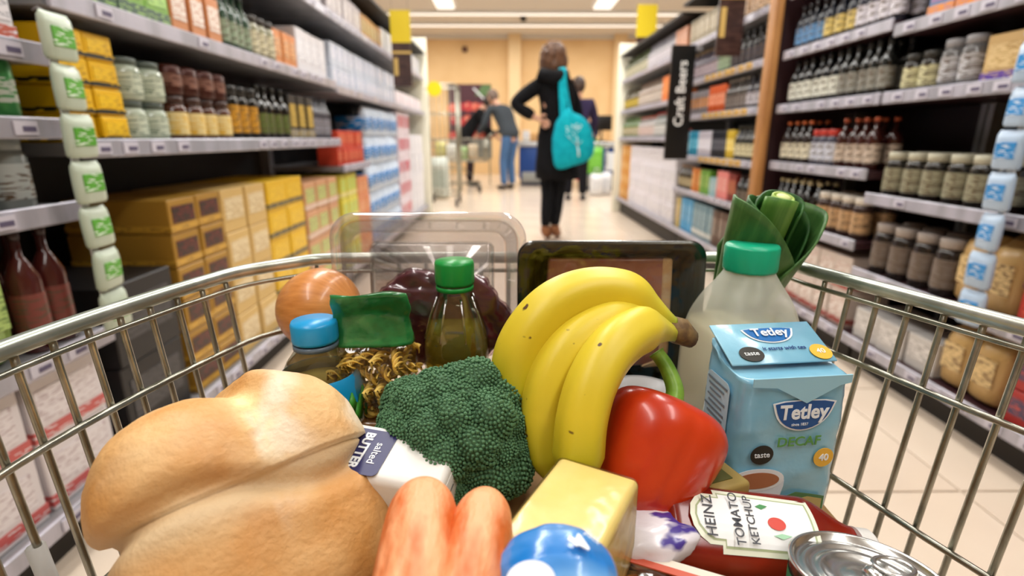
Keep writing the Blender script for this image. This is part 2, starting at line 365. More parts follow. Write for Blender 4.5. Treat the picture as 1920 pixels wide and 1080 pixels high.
def bot_(side, y0, y1, z, w, h, glass, lab, cap, label, wine=False, deep=2, ink='#554433'):
    row(side, y0, y1, z, P_bottle(w - .004, h, glass, lab, cap, wine, ink), w, 'wine_bottle' if wine else 'bottle', label, 'bottle', label.split(',')[0] + ' row', 1, h, .02, w, deep)
def jar_(side, y0, y1, z, w, h, glass, lab, lid, label, layers=1, deep=2, ink='#554433'):
    row(side, y0, y1, z, P_jar(w - .004, h - .001, glass, lab, lid, ink), w, 'jar', label, 'jar', label.split(',')[0] + ' row', layers, h, .02, w, deep)
def can_(side, y0, y1, z, w, h, col, band, label, layers=1, deep=2):
    row(side, y0, y1, z, P_can(w - .004, h - .001, col, band), w, 'can', label, 'can', label.split(',')[0] + ' row', layers, h, .02, w, deep)
def bag_(side, y0, y1, z, w, d, h, col, lab, label, ink='#664422', layers=1, deep=1):
    row(side, y0, y1, z, P_bag(w - .004, d, h, col, lab, ink), w, 'bag', label, 'bag', label.split(',')[0] + ' row', layers, h * .9, .03, d, deep)
def pack_(side, y0, y1, z, w, d, h, can, wrap, label, layers=1, n=3, inset=.03, deep=1):
    row(side, y0, y1, z, P_pack(w - .006, d, h - .001, can, wrap, n), w, 'multipack', label, 'pack', label.split(',')[0] + ' row', layers, h, inset, d, deep)
Lf, Rt = -1, 1
# --- left, nearest unit
box_(Lf, .55, 1.18, 1.35, .12, .12, .16, '#8b8f92', '#c8c8c4', None, '#555555', 'grey carton on the highest shelf of the nearest left unit')
box_(Lf, .55, 1.0, 1.073, .15, .14, .15, '#c9b27a', '#d8c68e', '#b8583a', '#8a6a3c', 'sand yellow carton with a red band, near left unit')
box_(Lf, 1.0, 1.16, 1.073, .08, .1, .15, '#d6d4d6', '#e6e2e6', '#c2604c', '#9a9aa0', 'white carton with a red band, near left unit')
can_(Lf, .55, 1.14, .93, .066, .115, '#3f8a4a', '#b9c2b6', 'green can with a silver band on the near left unit', deep=3)
jar_(Lf, .55, .95, .76, .085, .14, '#1f4a30', '#2c5c3c', '#223a2a', 'dark green jar on the near left unit')
jar_(Lf, .96, 1.14, .76, .085, .14, '#7f8684', '#a7aeac', '#8c9492', 'grey jar on the near left unit')
bag_(Lf, .55, 1.02, .47, .12, .12, .25, '#8fae5c', '#a9c670', 'light green bag on the near left unit', '#5c7a3a', deep=2)
bot_(Lf, 1.02, 1.16, .47, .065, .25, '#4c1f1c', '#7a3c34', '#2a1413', 'dark red bottle beside the light green bags')
box_(Lf, .55, 1.18, .13, .2, .25, .15, '#d8d2d4', '#ded8da', '#c05a58', '#b8a8ac', 'white carton with a red stripe on the lowest near left shelf', layers=2)
# --- left, second unit
box_(Lf, 1.24, 1.70, 1.19, .115, .12, .19, '#7fb04a', '#9cc860', '#33543c', '#5f8f3a', 'bright green carton on the upper left shelf', deep=1)
box_(Lf, 1.70, 1.98, 1.19, .09, .1, .15, '#c8824e', '#e2d8cc', None, '#b0602c', 'orange and white carton on the upper left shelf')
bot_(Lf, 1.98, 2.22, 1.19, .06, .2, '#24402e', '#8c9c82', '#1c2c22', 'dark green bottle on the upper left shelf')
jar_(Lf, 2.22, 2.42, 1.19, .065, .16, '#8c8a70', '#cfc8a8', '#3a3632', 'cream labelled jar on the upper left shelf')
box_(Lf, 2.42, 2.66, 1.19, .08, .09, .15, '#cf8448', '#dba068', None, '#7a4a28', 'small orange carton on the upper left shelf')
box_(Lf, 2.66, 3.08, 1.19, .105, .12, .2, '#d6d4d8', '#e6e6ea', None, '#9a9aa8', 'tall white carton on the upper left shelf')
box_(Lf, 1.24, 2.2, 1.54, .12, .12, .15, '#4a4a48', '#9a8f80', None, '#2a2a2a', 'dark carton on the highest left shelf')
box_(Lf, 2.2, 3.08, 1.54, .11, .12, .17, '#b9b4ba', '#d9d4da', None, '#807a84', 'pale grey carton on the highest left shelf')
box_(Lf, 1.23, 1.43, .888, .098, .14, .062, '#e8b80c', '#ecc118', '#2c2a20', '#c89808', 'flat yellow pack stacked four high on the left shelf', layers=4, name='yellow_pack')
jar_(Lf, 1.44, 1.63, .888, .094, .105, '#a9b5a2', '#c3cdb8', '#4c5850', 'pale green tub on the left shelf beside the yellow packs', layers=2, ink='#6c7c6a')
jar_(Lf, 1.64, 1.98, .888, .085, .13, '#4c2412', '#e0cc90', '#3a1c10', 'brown jar with a cream label on the left shelf', ink='#d8a818')
can_(Lf, 1.64, 1.98, 1.019, .085, .085, '#42180c', '#8a6456', 'dark brown tin standing on the brown jars')
jar_(Lf, 1.98, 2.2, .888, .07, .19, '#1c1a16', '#c8922e', '#16140f', 'black jar with an amber label on the left shelf')
bot_(Lf, 2.2, 2.5, .888, .07, .21, '#15140f', '#5c6a34', '#1a1a16', 'black bottle with an olive label on the left shelf')
box_(Lf, 2.5, 2.8, .888, .095, .1, .2, '#22201e', '#c8a848', '#8a8578', '#3a3a30', 'black carton with a yellow label on the left shelf')
bot_(Lf, 2.8, 3.08, .888, .06, .21, '#4a4a52', '#8a8a94', '#2c2c30', 'smoke grey bottle on the left shelf')
box_(Lf, 1.23, 1.5, .13, .26, .3, .21, '#1c1b1c', '#3c3c40', None, '#151515', 'black storage crate on the lowest left shelf', 'crate', layers=2, name='crate')
box_(Lf, 1.52, 1.82, .13, .145, .3, .1, '#a87f2e', '#2e1c12', '#c79a38', '#7c2a22', 'mustard box with a dark red front in the left pile', layers=6)
box_(Lf, 1.82, 2.16, .13, .165, .3, .15, '#cfae6c', '#dfcda4', None, '#b08c4c', 'tan and cream box in the left pile', layers=4)
box_(Lf, 2.16, 2.56, .13, .195, .3, .12, '#e0b41c', '#e8c024', '#55503c', '#c89a10', 'bright yellow box with a dark band in the left pile', layers=5)
box_(Lf, 2.57, 3.08, .13, .165, .28, .14, '#c9966e', '#b8c270', '#d8bcae', '#7c5a50', 'salmon and green box in the left pile', layers=4)
# --- left, third and fourth units
box_(Lf, 3.16, 3.72, .74, .09, .12, .10, '#c2412c', '#d86a44', None, '#8c2a1c', 'red box on the short shelf before the water stack', layers=2)
box_(Lf, 3.16, 3.5, .13, .11, .25, .14, '#d9cf4a', '#b8d060', '#e6d890', '#c8a040', 'yellow and lime box beside the water stack', layers=4)
box_(Lf, 3.5, 3.8, .13, .1, .25, .13, '#d98a5c', '#e2a06c', None, '#b04c3c', 'peach box beside the water stack', layers=4)
pack_(Lf, 3.85, 4.9, .13, .206, .22, .196, '#c9d6e6', '#1f7ac0', 'blue and white shrink wrapped pack in the tall water stack', layers=5, inset=.03)
box_(Lf, 4.93, 5.5, .13, .19, .26, .2, '#d8ccd4', '#b8344c', None, '#e6dce2', 'white pack with a crimson front behind the water stack', layers=5)
box_(Lf, 5.5, 6.36, .13, .2, .26, .2, '#dcdce2', '#ececf0', None, '#a0a0b0', 'plain white pack near the left end panel', layers=4)
box_(Lf, 3.16, 4.88, 1.17, .115, .14, .12, '#c4ccda', '#e8eaf2', None, '#5874b0', 'white pack with blue print on the far left shelf', layers=2)
box_(Lf, 4.93, 6.36, 1.17, .13, .14, .13, '#ddd6dc', '#efeaf0', None, '#b890a4', 'white pack with pink print on the far left shelf')
box_(Lf, 3.16, 3.9, 1.54, .1, .12, .17, '#c4bcc0', '#e2dcdc', None, '#9c8c8c', 'light grey box on the far left top shelf')
box_(Lf, 3.9, 4.5, 1.54, .1, .12, .16, '#c9975c', '#e0c08c', None, '#4c7c4c', 'tan box with green print on the far left top shelf')
box_(Lf, 4.5, 6.36, 1.54, .12, .12, .18, '#d8dce2', '#eceef2', None, '#8a92a4', 'white box at the far end of the left top shelf')
# --- right, nearest unit
box_(Rt, 1.0, 1.95, 1.275, .115, .12, .17, '#6a88b0', '#8c7ca8', '#e08a30', '#b05c7c', 'blue and pink carton over an orange strip, upper right shelf')
box_(Rt, .9, 1.95, 1.56, .14, .14, .18, '#5c4a58', '#8a7a88', None, '#3a3038', 'dull purple carton on the top right shelf')
box_(Rt, 1.05, 1.69, 1.05, .13, .15, .135, '#c9a870', '#d8bc86', '#5a3a9c', '#b08c50', 'tan pack with purple band on the right shelf')
jar_(Rt, 1.70, 1.86, 1.05, .076, .15, '#6a6a6c', '#bcbcc0', '#9a9a9e', 'silver grey jar on the right shelf beside the tan packs')
jar_(Rt, 1.87, 2.03, 1.05, .078, .13, '#24201c', '#cfcba0', '#2a2a26', 'dark jar with a cream label on the right shelf')
jar_(Rt, 1.48, 2.03, .69, .085, .16, '#1c1914', '#8f8c74', '#b8b5a0', 'dark jar with a cream lid on the right shelf')
row(Rt, 1.12, 1.47, .69, P_jar(.16, .19, '#c9cdd6', '#d6dbe4', '#dfe2e8', '#6aa0d0'), .17, 'tub', 'white tub with a blue mark on the right shelf', 'tub', 'white tubs on the right shelf', 1, .2, .03, .16)
jar_(Rt, 1.62, 2.03, .40, .09, .19, '#26201e', '#6e625a', '#a39890', 'dark jar with a brown grey label, lower right shelf')
bag_(Rt, 1.40, 1.62, .40, .11, .12, .22, '#c9a66c', '#d9bc84', 'cream and tan bag on the lower right shelf', deep=2)
box_(Rt, .9, 1.39, .40, .15, .2, .1, '#c03c34', '#d85a48', '#3a3448', '#8c2420', 'red pack on the lower right shelf', layers=2)
box_(Rt, 1.60, 2.03, .13, .14, .2, .12, '#c6c2be', '#dcd8d4', None, '#8a8684', 'pale grey pack on the lowest right shelf')
bag_(Rt, 1.38, 1.60, .13, .11, .14, .21, '#c9a66c', '#d9bc84', 'cream and tan bag on the lowest right shelf', deep=2)
box_(Rt, .8, 1.37, .13, .15, .24, .1, '#a8302c', '#4a3c58', None, '#d0503c', 'dark red pack on the lowest right shelf', layers=2)
# --- right, second unit
bot_(Rt, 2.09, 2.35, 1.30, .064, .2, '#2a2c38', '#d8d4dc', '#2c2c2c', 'dark bottle with a white label beside the maroon panel shelf top', True)
bot_(Rt, 2.35, 2.58, 1.30, .058, .2, '#1f2430', '#d4bc70', '#1c1c24', 'dark bottle with a yellow label on the upper right shelf', True)
bot_(Rt, 2.58, 2.82, 1.30, .06, .2, '#18202c', '#5c8cb8', '#201c20', 'dark bottle with a blue label next to the maroon panel', True)
bot_(Rt, 2.09, 2.4, 1.05, .062, .21, '#1c1e1c', '#8c8c84', '#15181c', 'black bottle with a grey label on the middle right shelf', True)
bot_(Rt, 2.4, 2.82, 1.05, .07, .21, '#15171a', '#dadcd0', '#101418', 'black bottle with a white label next to the maroon panel', True)
bot_(Rt, 2.09, 2.35, .775, .064, .2, '#3a1814', '#c9b8a8', '#b0502c', 'red brown bottle with an orange cap on the right shelf')
jar_(Rt, 2.35, 2.55, .775, .066, .16, '#3c3c4c', '#cdd0dc', '#c03428', 'jar with a white label and a red lid on the right shelf')
bot_(Rt, 2.55, 2.82, .775, .066, .2, '#231816', '#d9d3bc', '#d06a34', 'cream labelled dark bottle with orange cap next to the maroon panel')
jar_(Rt, 2.09, 2.42, .50, .08, .17, '#3a2a26', '#c09a70', '#d8d0c4', 'brown jar with a tan label on the lower right shelf')
bot_(Rt, 2.42, 2.82, .50, .066, .2, '#16120f', '#b8ac8c', '#d4c8a0', 'black bottle with a beige label on the lower right shelf')
box_(Rt, 2.09, 2.82, .13, .12, .18, .15, '#cbbcb2', '#e0d6ce', '#9a3c30', '#a06048', 'white box with a rust band on the lowest right shelf', layers=2)
# --- right, past the post
bot_(Rt, 2.99, 3.6, 1.56, .075, .22, '#8a7350', '#c9a888', '#d8c8a0', 'amber bottle with a tan label on the top right shelf', deep=1)
box_(Rt, 3.6, 4.42, 1.56, .1, .1, .18, '#8d8268', '#b8a88a', None, '#4c463a', 'tan box on the top right shelf')
bot_(Rt, 3.12, 3.6, 1.30, .07, .2, '#151518', '#3c3a44', '#1a1a1c', 'black bottle on the shelf past the wooden post', True, deep=1)
box_(Rt, 2.99, 3.11, 1.30, .11, .1, .13, '#e07c30', '#ea9648', None, '#b05820', 'orange box right beside the wooden post')
bot_(Rt, 3.6, 3.8, 1.30, .064, .2, '#4c6a4c', '#9ab090', '#5c7c5c', 'green bottle on the shelf past the wooden post', deep=1)
bot_(Rt, 3.8, 4.42, 1.30, .066, .19, '#5a5460', '#b8a8b0', '#a08050', 'grey violet bottle on the shelf past the wooden post', deep=1)
bot_(Rt, 2.99, 3.3, 1.055, .07, .19, '#46464c', '#c0bcc4', '#55555c', 'grey bottle past the wooden post, third shelf', deep=1)
bot_(Rt, 3.3, 3.62, 1.055, .062, .19, '#4a4440', '#7c7470', '#c0b8b0', 'brown grey bottle past the wooden post, third shelf', deep=1)
can_(Rt, 3.62, 3.9, 1.055, .066, .18, '#d8602c', '#e8a080', 'orange can past the wooden post, third shelf', deep=1)
can_(Rt, 3.9, 4.42, 1.055, .066, .17, '#8a8488', '#c8843c', 'grey can with an orange band past the wooden post', deep=1)
bot_(Rt, 2.99, 3.4, .765, .066, .2, '#2c2a24', '#d8cfa8', '#3c382c', 'dark bottle with a cream label, fourth shelf past the post', deep=1)
can_(Rt, 3.4, 3.52, .765, .06, .18, '#d8b83c', '#e8d484', 'yellow can past the wooden post, fourth shelf', deep=1)
can_(Rt, 3.52, 3.78, .765, .062, .18, '#26262e', '#66666e', 'black can past the wooden post, fourth shelf', deep=1)
can_(Rt, 3.78, 4.05, .765, .062, .18, '#d4d0dc', '#e8e6ee', 'white can past the wooden post, fourth shelf', deep=1)
can_(Rt, 4.05, 4.25, .765, .062, .18, '#2c9ac0', '#74c4dc', 'cyan can past the wooden post, fourth shelf', deep=1)
bot_(Rt, 4.25, 4.42, .765, .062, .2, '#3a3632', '#d6d2cc', '#a03028', 'brown bottle with a white label, far end of the fourth shelf', deep=1)
bot_(Rt, 2.99, 3.3, .51, .07, .17, '#25221f', '#6c6258', '#3a3430', 'dark brown bottle, fifth shelf past the post', deep=1)
box_(Rt, 3.3, 3.42, .51, .06, .08, .17, '#7a241c', '#a84034', None, '#c8a060', 'dark red carton, fifth shelf past the post')
box_(Rt, 3.42, 3.62, .51, .1, .08, .18, '#e0827c', '#e8a49c', None, '#c05c58', 'pink carton, fifth shelf past the post')
box_(Rt, 3.62, 3.74, .51, .06, .08, .13, '#9cc0c4', '#bcd8dc', None, '#507880', 'pale blue carton, fifth shelf past the post')
box_(Rt, 3.74, 3.92, .51, .09, .08, .17, '#6ca03c', '#98c060', None, '#3c6020', 'green carton, fifth shelf past the post')
box_(Rt, 3.92, 4.1, .51, .09, .08, .17, '#d07c34', '#e09c58', None, '#8c4818', 'orange carton, fifth shelf past the post')
bot_(Rt, 4.1, 4.42, .51, .07, .18, '#4c4436', '#c8b890', '#c08c40', 'olive brown bottle, far end of the fifth shelf', deep=1)
box_(Rt, 2.99, 3.22, .19, .11, .15, .25, '#d6c85c', '#e2d888', None, '#a09030', 'tall yellow box on the lowest shelf past the post')
box_(Rt, 3.22, 3.62, .19, .095, .15, .24, '#5c4438', '#8c7468', None, '#3c5048', 'brown box on the lowest shelf past the post')
box_(Rt, 3.62, 4.02, .19, .095, .15, .25, '#6c8c98', '#8caab4', '#c8c8c0', '#34505c', 'grey blue box on the lowest shelf past the post')
box_(Rt, 4.02, 4.3, .19, .135, .15, .26, '#3c94c4', '#64b0d8', None, '#1c5c88', 'bright blue box on the lowest shelf past the post')
box_(Rt, 4.3, 4.42, .19, .11, .15, .24, '#b8a058', '#d0bc7c', None, '#8c4c30', 'mustard box on the lowest shelf past the post')
# --- right, far unit
box_(Rt, 4.5, 6.2, .19, .185, .2, .155, '#d8d4da', '#e8e6ea', None, '#5c4c58', 'white box in the far right stack', layers=4)
box_(Rt, 6.2, 6.7, .19, .16, .2, .155, '#c98c3c', '#dcae68', None, '#b07028', 'orange tan box in the far right stack', layers=4)
bot_(Rt, 4.5, 5.3, .90, .08, .22, '#8a8c88', '#d8d8d4', '#c03c30', 'pale bottle with a red cap on the far right shelf', deep=1)
bot_(Rt, 5.3, 5.9, .90, .08, .2, '#a8a09c', '#e0c8c0', '#d0603c', 'clear grey bottle with an orange cap on the far right shelf', deep=1)
bot_(Rt, 5.9, 6.7, .90, .09, .22, '#54703c', '#b8b090', '#48602c', 'green bottle at the end of the far right shelf', deep=1)
box_(Rt, 4.5, 5.1, 1.20, .12, .12, .22, '#d87434', '#e89050', None, '#b8501c', 'orange box on the far right shelf')
bot_(Rt, 5.1, 6.0, 1.20, .09, .23, '#8c7c70', '#d0c4b8', '#6c4c34', 'brown bottle with a pale label on the far right shelf', deep=1)
bot_(Rt, 6.0, 6.7, 1.20, .09, .22, '#4c4630', '#c0a840', '#38341c', 'olive bottle with a yellow label on the far right shelf', deep=1)
box_(Rt, 4.5, 4.8, 1.54, .1, .1, .2, '#c98c6c', '#dca88c', None, '#9c5c3c', 'salmon box on the far right top shelf')
bot_(Rt, 4.8, 5.7, 1.54, .09, .22, '#b0aeb4', '#e0dce4', '#8c8894', 'pearl grey bottle on the far right top shelf', deep=1)
bot_(Rt, 5.7, 6.7, 1.54, .09, .22, '#5c6448', '#c8c4a8', '#3c4430', 'moss green bottle on the far right top shelf', deep=1)
# goods on top of the far right units, seen above the shelf line
box_(Rt, 2.99, 4.4, 1.87, .14, .14, .13, '#8d96a0', '#c4ccd4', None, '#5c6470', 'grey box on top of the right unit past the post')
print('products', CNT[0])

# clip strips hanging on the shelf fronts
def clip_strip(label, plabel, x, y, z0, z1, n, col, lab, ink, side):
    t = thing('clip_strip', label, 'strip', (x, y, 0))
    M().box((0, 0, (z0 + z1) / 2), (.003, .02, z1 - z0), 0).obj('strip', m_white, t)
    M().tube([(0, 0, z1), (side * .01, 0, z1 + .006), (side * .02, 0, z1)], .0015, 6).obj('hook', m_steel, t)
    h = (z1 - z0) / n * .95; parts = P_bag(.075, .025, h, col, lab, ink)
    for k in range(n):
        ORD = ('lowest', 'second from the bottom', 'third from the bottom', 'fourth from the bottom', 'fifth from the bottom', 'fourth from the top', 'third from the top', 'second from the top', 'topmost')
        p = thing('snack_packet', plabel.replace('hanging on', 'on') + ', ' + (ORD[k] if k < n - 3 or n == 9 else ORD[9 - n + k]), 'packet', (x - side * .018, y, z0 + k * h / .95), (0, random.uniform(-.05, .05), (0 if side < 0 else math.pi) + random.uniform(-.15, .15)), plabel + ' strip')
        for pn, me in parts: link(pn, me, p)
clip_strip('white plastic clip strip with green packets, front of the left shelves', 'green and white packet hanging on the left clip strip', XL + .024, 1.16, .48, 1.14, 7, '#b9c6b4', '#58a434', '#dfe8dc', -1)
clip_strip('white plastic clip strip with blue packets, front of the right shelves', 'blue and white packet hanging on the right clip strip', XR - .024, 1.44, .38, 1.36, 9, '#aabfd6', '#2c86c8', '#dfe6ee', 1)

# signs
m_black = mat('black_board', '#0d0c0c', .35); m_yel = mat('sign_yellow', '#d9c020', .5); m_brn = printed('#33201d', '#47302a', .4, 30); m_gold = mat('sign_gold', '#c8a860', .5); m_wtxt = mat('white_print', '#f2f2f0', .5)
t = thing('shelf_sign', 'tall black sign reading Craft Beers, standing out from the right shelves', 'sign', (1.248, 4.05, 0))
M().box((0, 0, 1.135), (.17, .025, .78), 0, .004, 1, smooth=False).obj('board', m_black, t)
text('lettering', 'Craft Beers', .095, m_wtxt, t, (.0, -.0135, 1.2), (R(90), R(-90), 0), bold=.001)
M().box((.1, 0, 1.5), (.06, .02, .02), 0).obj('bracket', m_steel, t)
def banner(label, x, y, z0, z1, w, ysplit, stripes=True, hang=True):
    t = thing('banner_sign', label, 'sign', (x, y, 0))
    M().box((0, 0, (ysplit + z1) / 2), (w, .012, z1 - ysplit), 0).obj('yellow_panel', m_yel, t)
    M().box((0, 0, (ysplit + z0) / 2), (w * .94, .012, ysplit - z0), 0).obj('brown_panel', m_brn, t)
    if stripes:
        M().box((0, -.008, ysplit - (ysplit - z0) * .22), (w, .006, .018), 0).obj('gold_bar', m_gold, t)
        M().box((-w * .3, -.008, z0 + (ysplit - z0) * .45), (w * .2, .004, (ysplit - z0) * .4), 0).obj('gold_print', m_gold, t)
    if hang:
        for sx in (-.4, .4): M().tube([(w * sx, 0, z1), (w * sx, 0, CEIL)], .0015, 6).obj('wire', m_steel, t)
    return t
banner('yellow and brown hanging banner over the left shelves', -.818, 4.52, 1.29, 1.84, .155, 1.61)
banner('yellow hanging banner with brown foot, far right beyond the shelves', 1.66, 6.9, 1.98, 2.40, .235, 2.05, False)
banner('large brown banner with yellow head on the right, before the black sign', 1.270, 3.3, 1.35, 1.98, .155, 1.74)
t = thing('round_tag', 'small round yellow price sign beside the left end panel', 'sign', (-.80, 6.3, 1.42))
M().lathe([(.08, -.004), (.08, .004)], 20, T=Matrix.Rotation(R(90), 4, 'X')).obj('disc', mat('bright_yellow', '#ecd812', .5), t)
M().box((-.06, .01, .0), (.12, .01, .01), 0).obj('arm', m_steel, t)

# ------------------------------------------------------------------ shopping trolley
m_chr = mat('zinc_wire', '#8d8c80', .28, .85, col2='#a8a699', scale=40, bump=.1, bscale=200)
m_rim = mat('worn_zinc_rim', '#9aa096', .3, .7, col2='#c3c6bd', scale=25, lo=.42, hi=.62)
cart = thing('shopping_trolley', 'silver wire shopping trolley full of groceries in the foreground', 'trolley', (.03, .3, 0))
cart_inv = Matrix.Translation((-.03, -.3, 0))
RZ = .778; BZ = .50
def side_x(s, y):   # rim half outline, metres, as a function of y
    return (-.302 + .065 * max(0, (y - .28) / .22) ** 1.5 * .8) if s < 0 else (.362 - .075 * max(0, (y - .28) / .22))
lo_in = .022
def ring(z, inset):
    pts = []
    for y in (-.12, .0, .1, .2, .28, .34, .40, .45): pts.append((side_x(-1, y) + inset, y, z))
    pts += [(side_x(-1, .49) + .003 + inset, .492, z), (-.215 + inset, .528 - inset * .4, z), (-.19 + inset, .546 - inset, z)]
    for x in (-.12, 0, .12, .2): pts.append((x, .551 - inset, z))
    pts += [(.255 - inset, .544 - inset, z), (.282 - inset, .528 - inset * .5, z)]
    for y in (.49, .45, .40, .34, .28, .2, .1, .0, -.12): pts.append((side_x(1, y) - inset, y, z))
    return pts
def C_(p): return cart_inv @ Vector(p)
def cwire(name, pts, r, m=m_chr, n=8): return M().tube([C_(p) for p in pts], r, n).obj(name, m, cart)
rp = smooth_curve(ring(RZ, 0), 4) + [Vector((0.0, -.12, RZ))]
rp = smooth_curve(ring(RZ, 0), 4)
cwire('rim', rp + [rp[0]], .0062, m_rim, 12)
cwire('rim_wire', smooth_curve(ring(RZ - .013, .004), 3), .0022)
for z in (.712, .602, BZ): cwire('horizontal_wire', smooth_curve(ring(z, .004 + lo_in * (RZ - z) / (RZ - BZ)), 3), .0027)
for s in (-1, 1):
    y = .475
    while y > -.1:
        xt = side_x(s, y); yb = y - .0 
        cwire('vertical_wire', [(xt, y, RZ), (xt - s * .001, y, RZ - .02), (xt - s * lo_in, yb, BZ)], .0023)
        if s < 0 and abs(y - .287) < .013: cwire('wire_sleeve', [(xt + lo_in * .35, y, .655), (xt + lo_in * .95, y, BZ + .01)], .0052, mat('grey_sleeve', '#a3a19c', .5))
        y -= .0245
x = -.20
while x < .27:
    cwire('vertical_wire', [(x, .549, RZ), (x, .55 - .003, RZ - .02), (x, .551 - lo_in, BZ)], .0021); x += .0288
for k in range(13): xx = -.26 + k * .0455; cwire('floor_wire', [(xx, .53, BZ), (xx, -.12, BZ)], .0022)
for k in range(16): yy = .52 - k * .042; cwire('cross_wire', [(side_x(-1, yy) + lo_in, yy, BZ), (side_x(1, yy) - lo_in, yy, BZ)], .0022)
cwire('handle', [(-.30, -.16, .84), (.36, -.16, .84)], .014, mat('blue_handle', '#2a4c9c', .4), 16)
for s in (-1, 1):
    cwire('handle_arm', [(side_x(s, 0), -.12, RZ), (side_x(s, 0), -.16, .84)], .006, m_rim)
    X_ = .03 + s * .2
    cwire('chassis_tube', [(X_, -.10, BZ - .01), (X_, -.08, .16), (X_ - s * .01, .0, .13), (X_ - s * .06, .42, .13)], .009, m_rim, 10)
    for yy in (-.04, .40):
        xx = X_ - s * .01 if yy < 0 else X_ - s * .055
        fk = M().box((xx - .03, yy - .3, .10), (.035, .03, .05), 0, .004, 1).obj('castor_fork', m_rim, cart)
        M().lathe([(.048, -.012), (.05, -.008), (.05, .008), (.048, .012)], 20, T=Matrix.Translation((xx - .03, yy - .3, .0505)) @ Matrix.Rotation(R(90), 4, 'Y')).obj('wheel', mat('rubber', '#2a2a2c', .6), fk)

# ------------------------------------------------------------------ plain cartons at the bottom of the load
m_card = mat('brown_cardboard', '#b08a58', .7, col2='#a27c4c', scale=30)
def base_carton(label, x0, x1, y0, y1, z0, z1):
    t = thing('cardboard_carton', label, 'box', ((x0 + x1) / 2, (y0 + y1) / 2, z0 + .003))
    M().box((0, 0, (z1 - z0) / 2), (x1 - x0 - .002, y1 - y0 - .002, z1 - z0 - .003), 0, .002, 1, smooth=False).obj('body', m_card, t)
    M().box((0, 0, z1 - z0 - .0025), (.04, y1 - y0 - .004, .001), 0).obj('tape', mat('parcel_tape', '#c8a878', .25), t)
base_carton('brown carton low under the bread and carrots', -.245, .01, .10, .37, BZ, .575)
base_carton('brown carton low under the cheese, pepper and ketchup', .013, .27, .10, .39, BZ, .60)
base_carton('brown carton low under the oil bottle and bananas', -.13, .155, .395, .505, BZ, .585)
base_carton('narrow brown carton on end below the onion', -.205, -.155, .455, .515, BZ, .70)
base_carton('flat brown carton below the broccoli and bananas', -.035, .075, .29, .37, .602, .645)

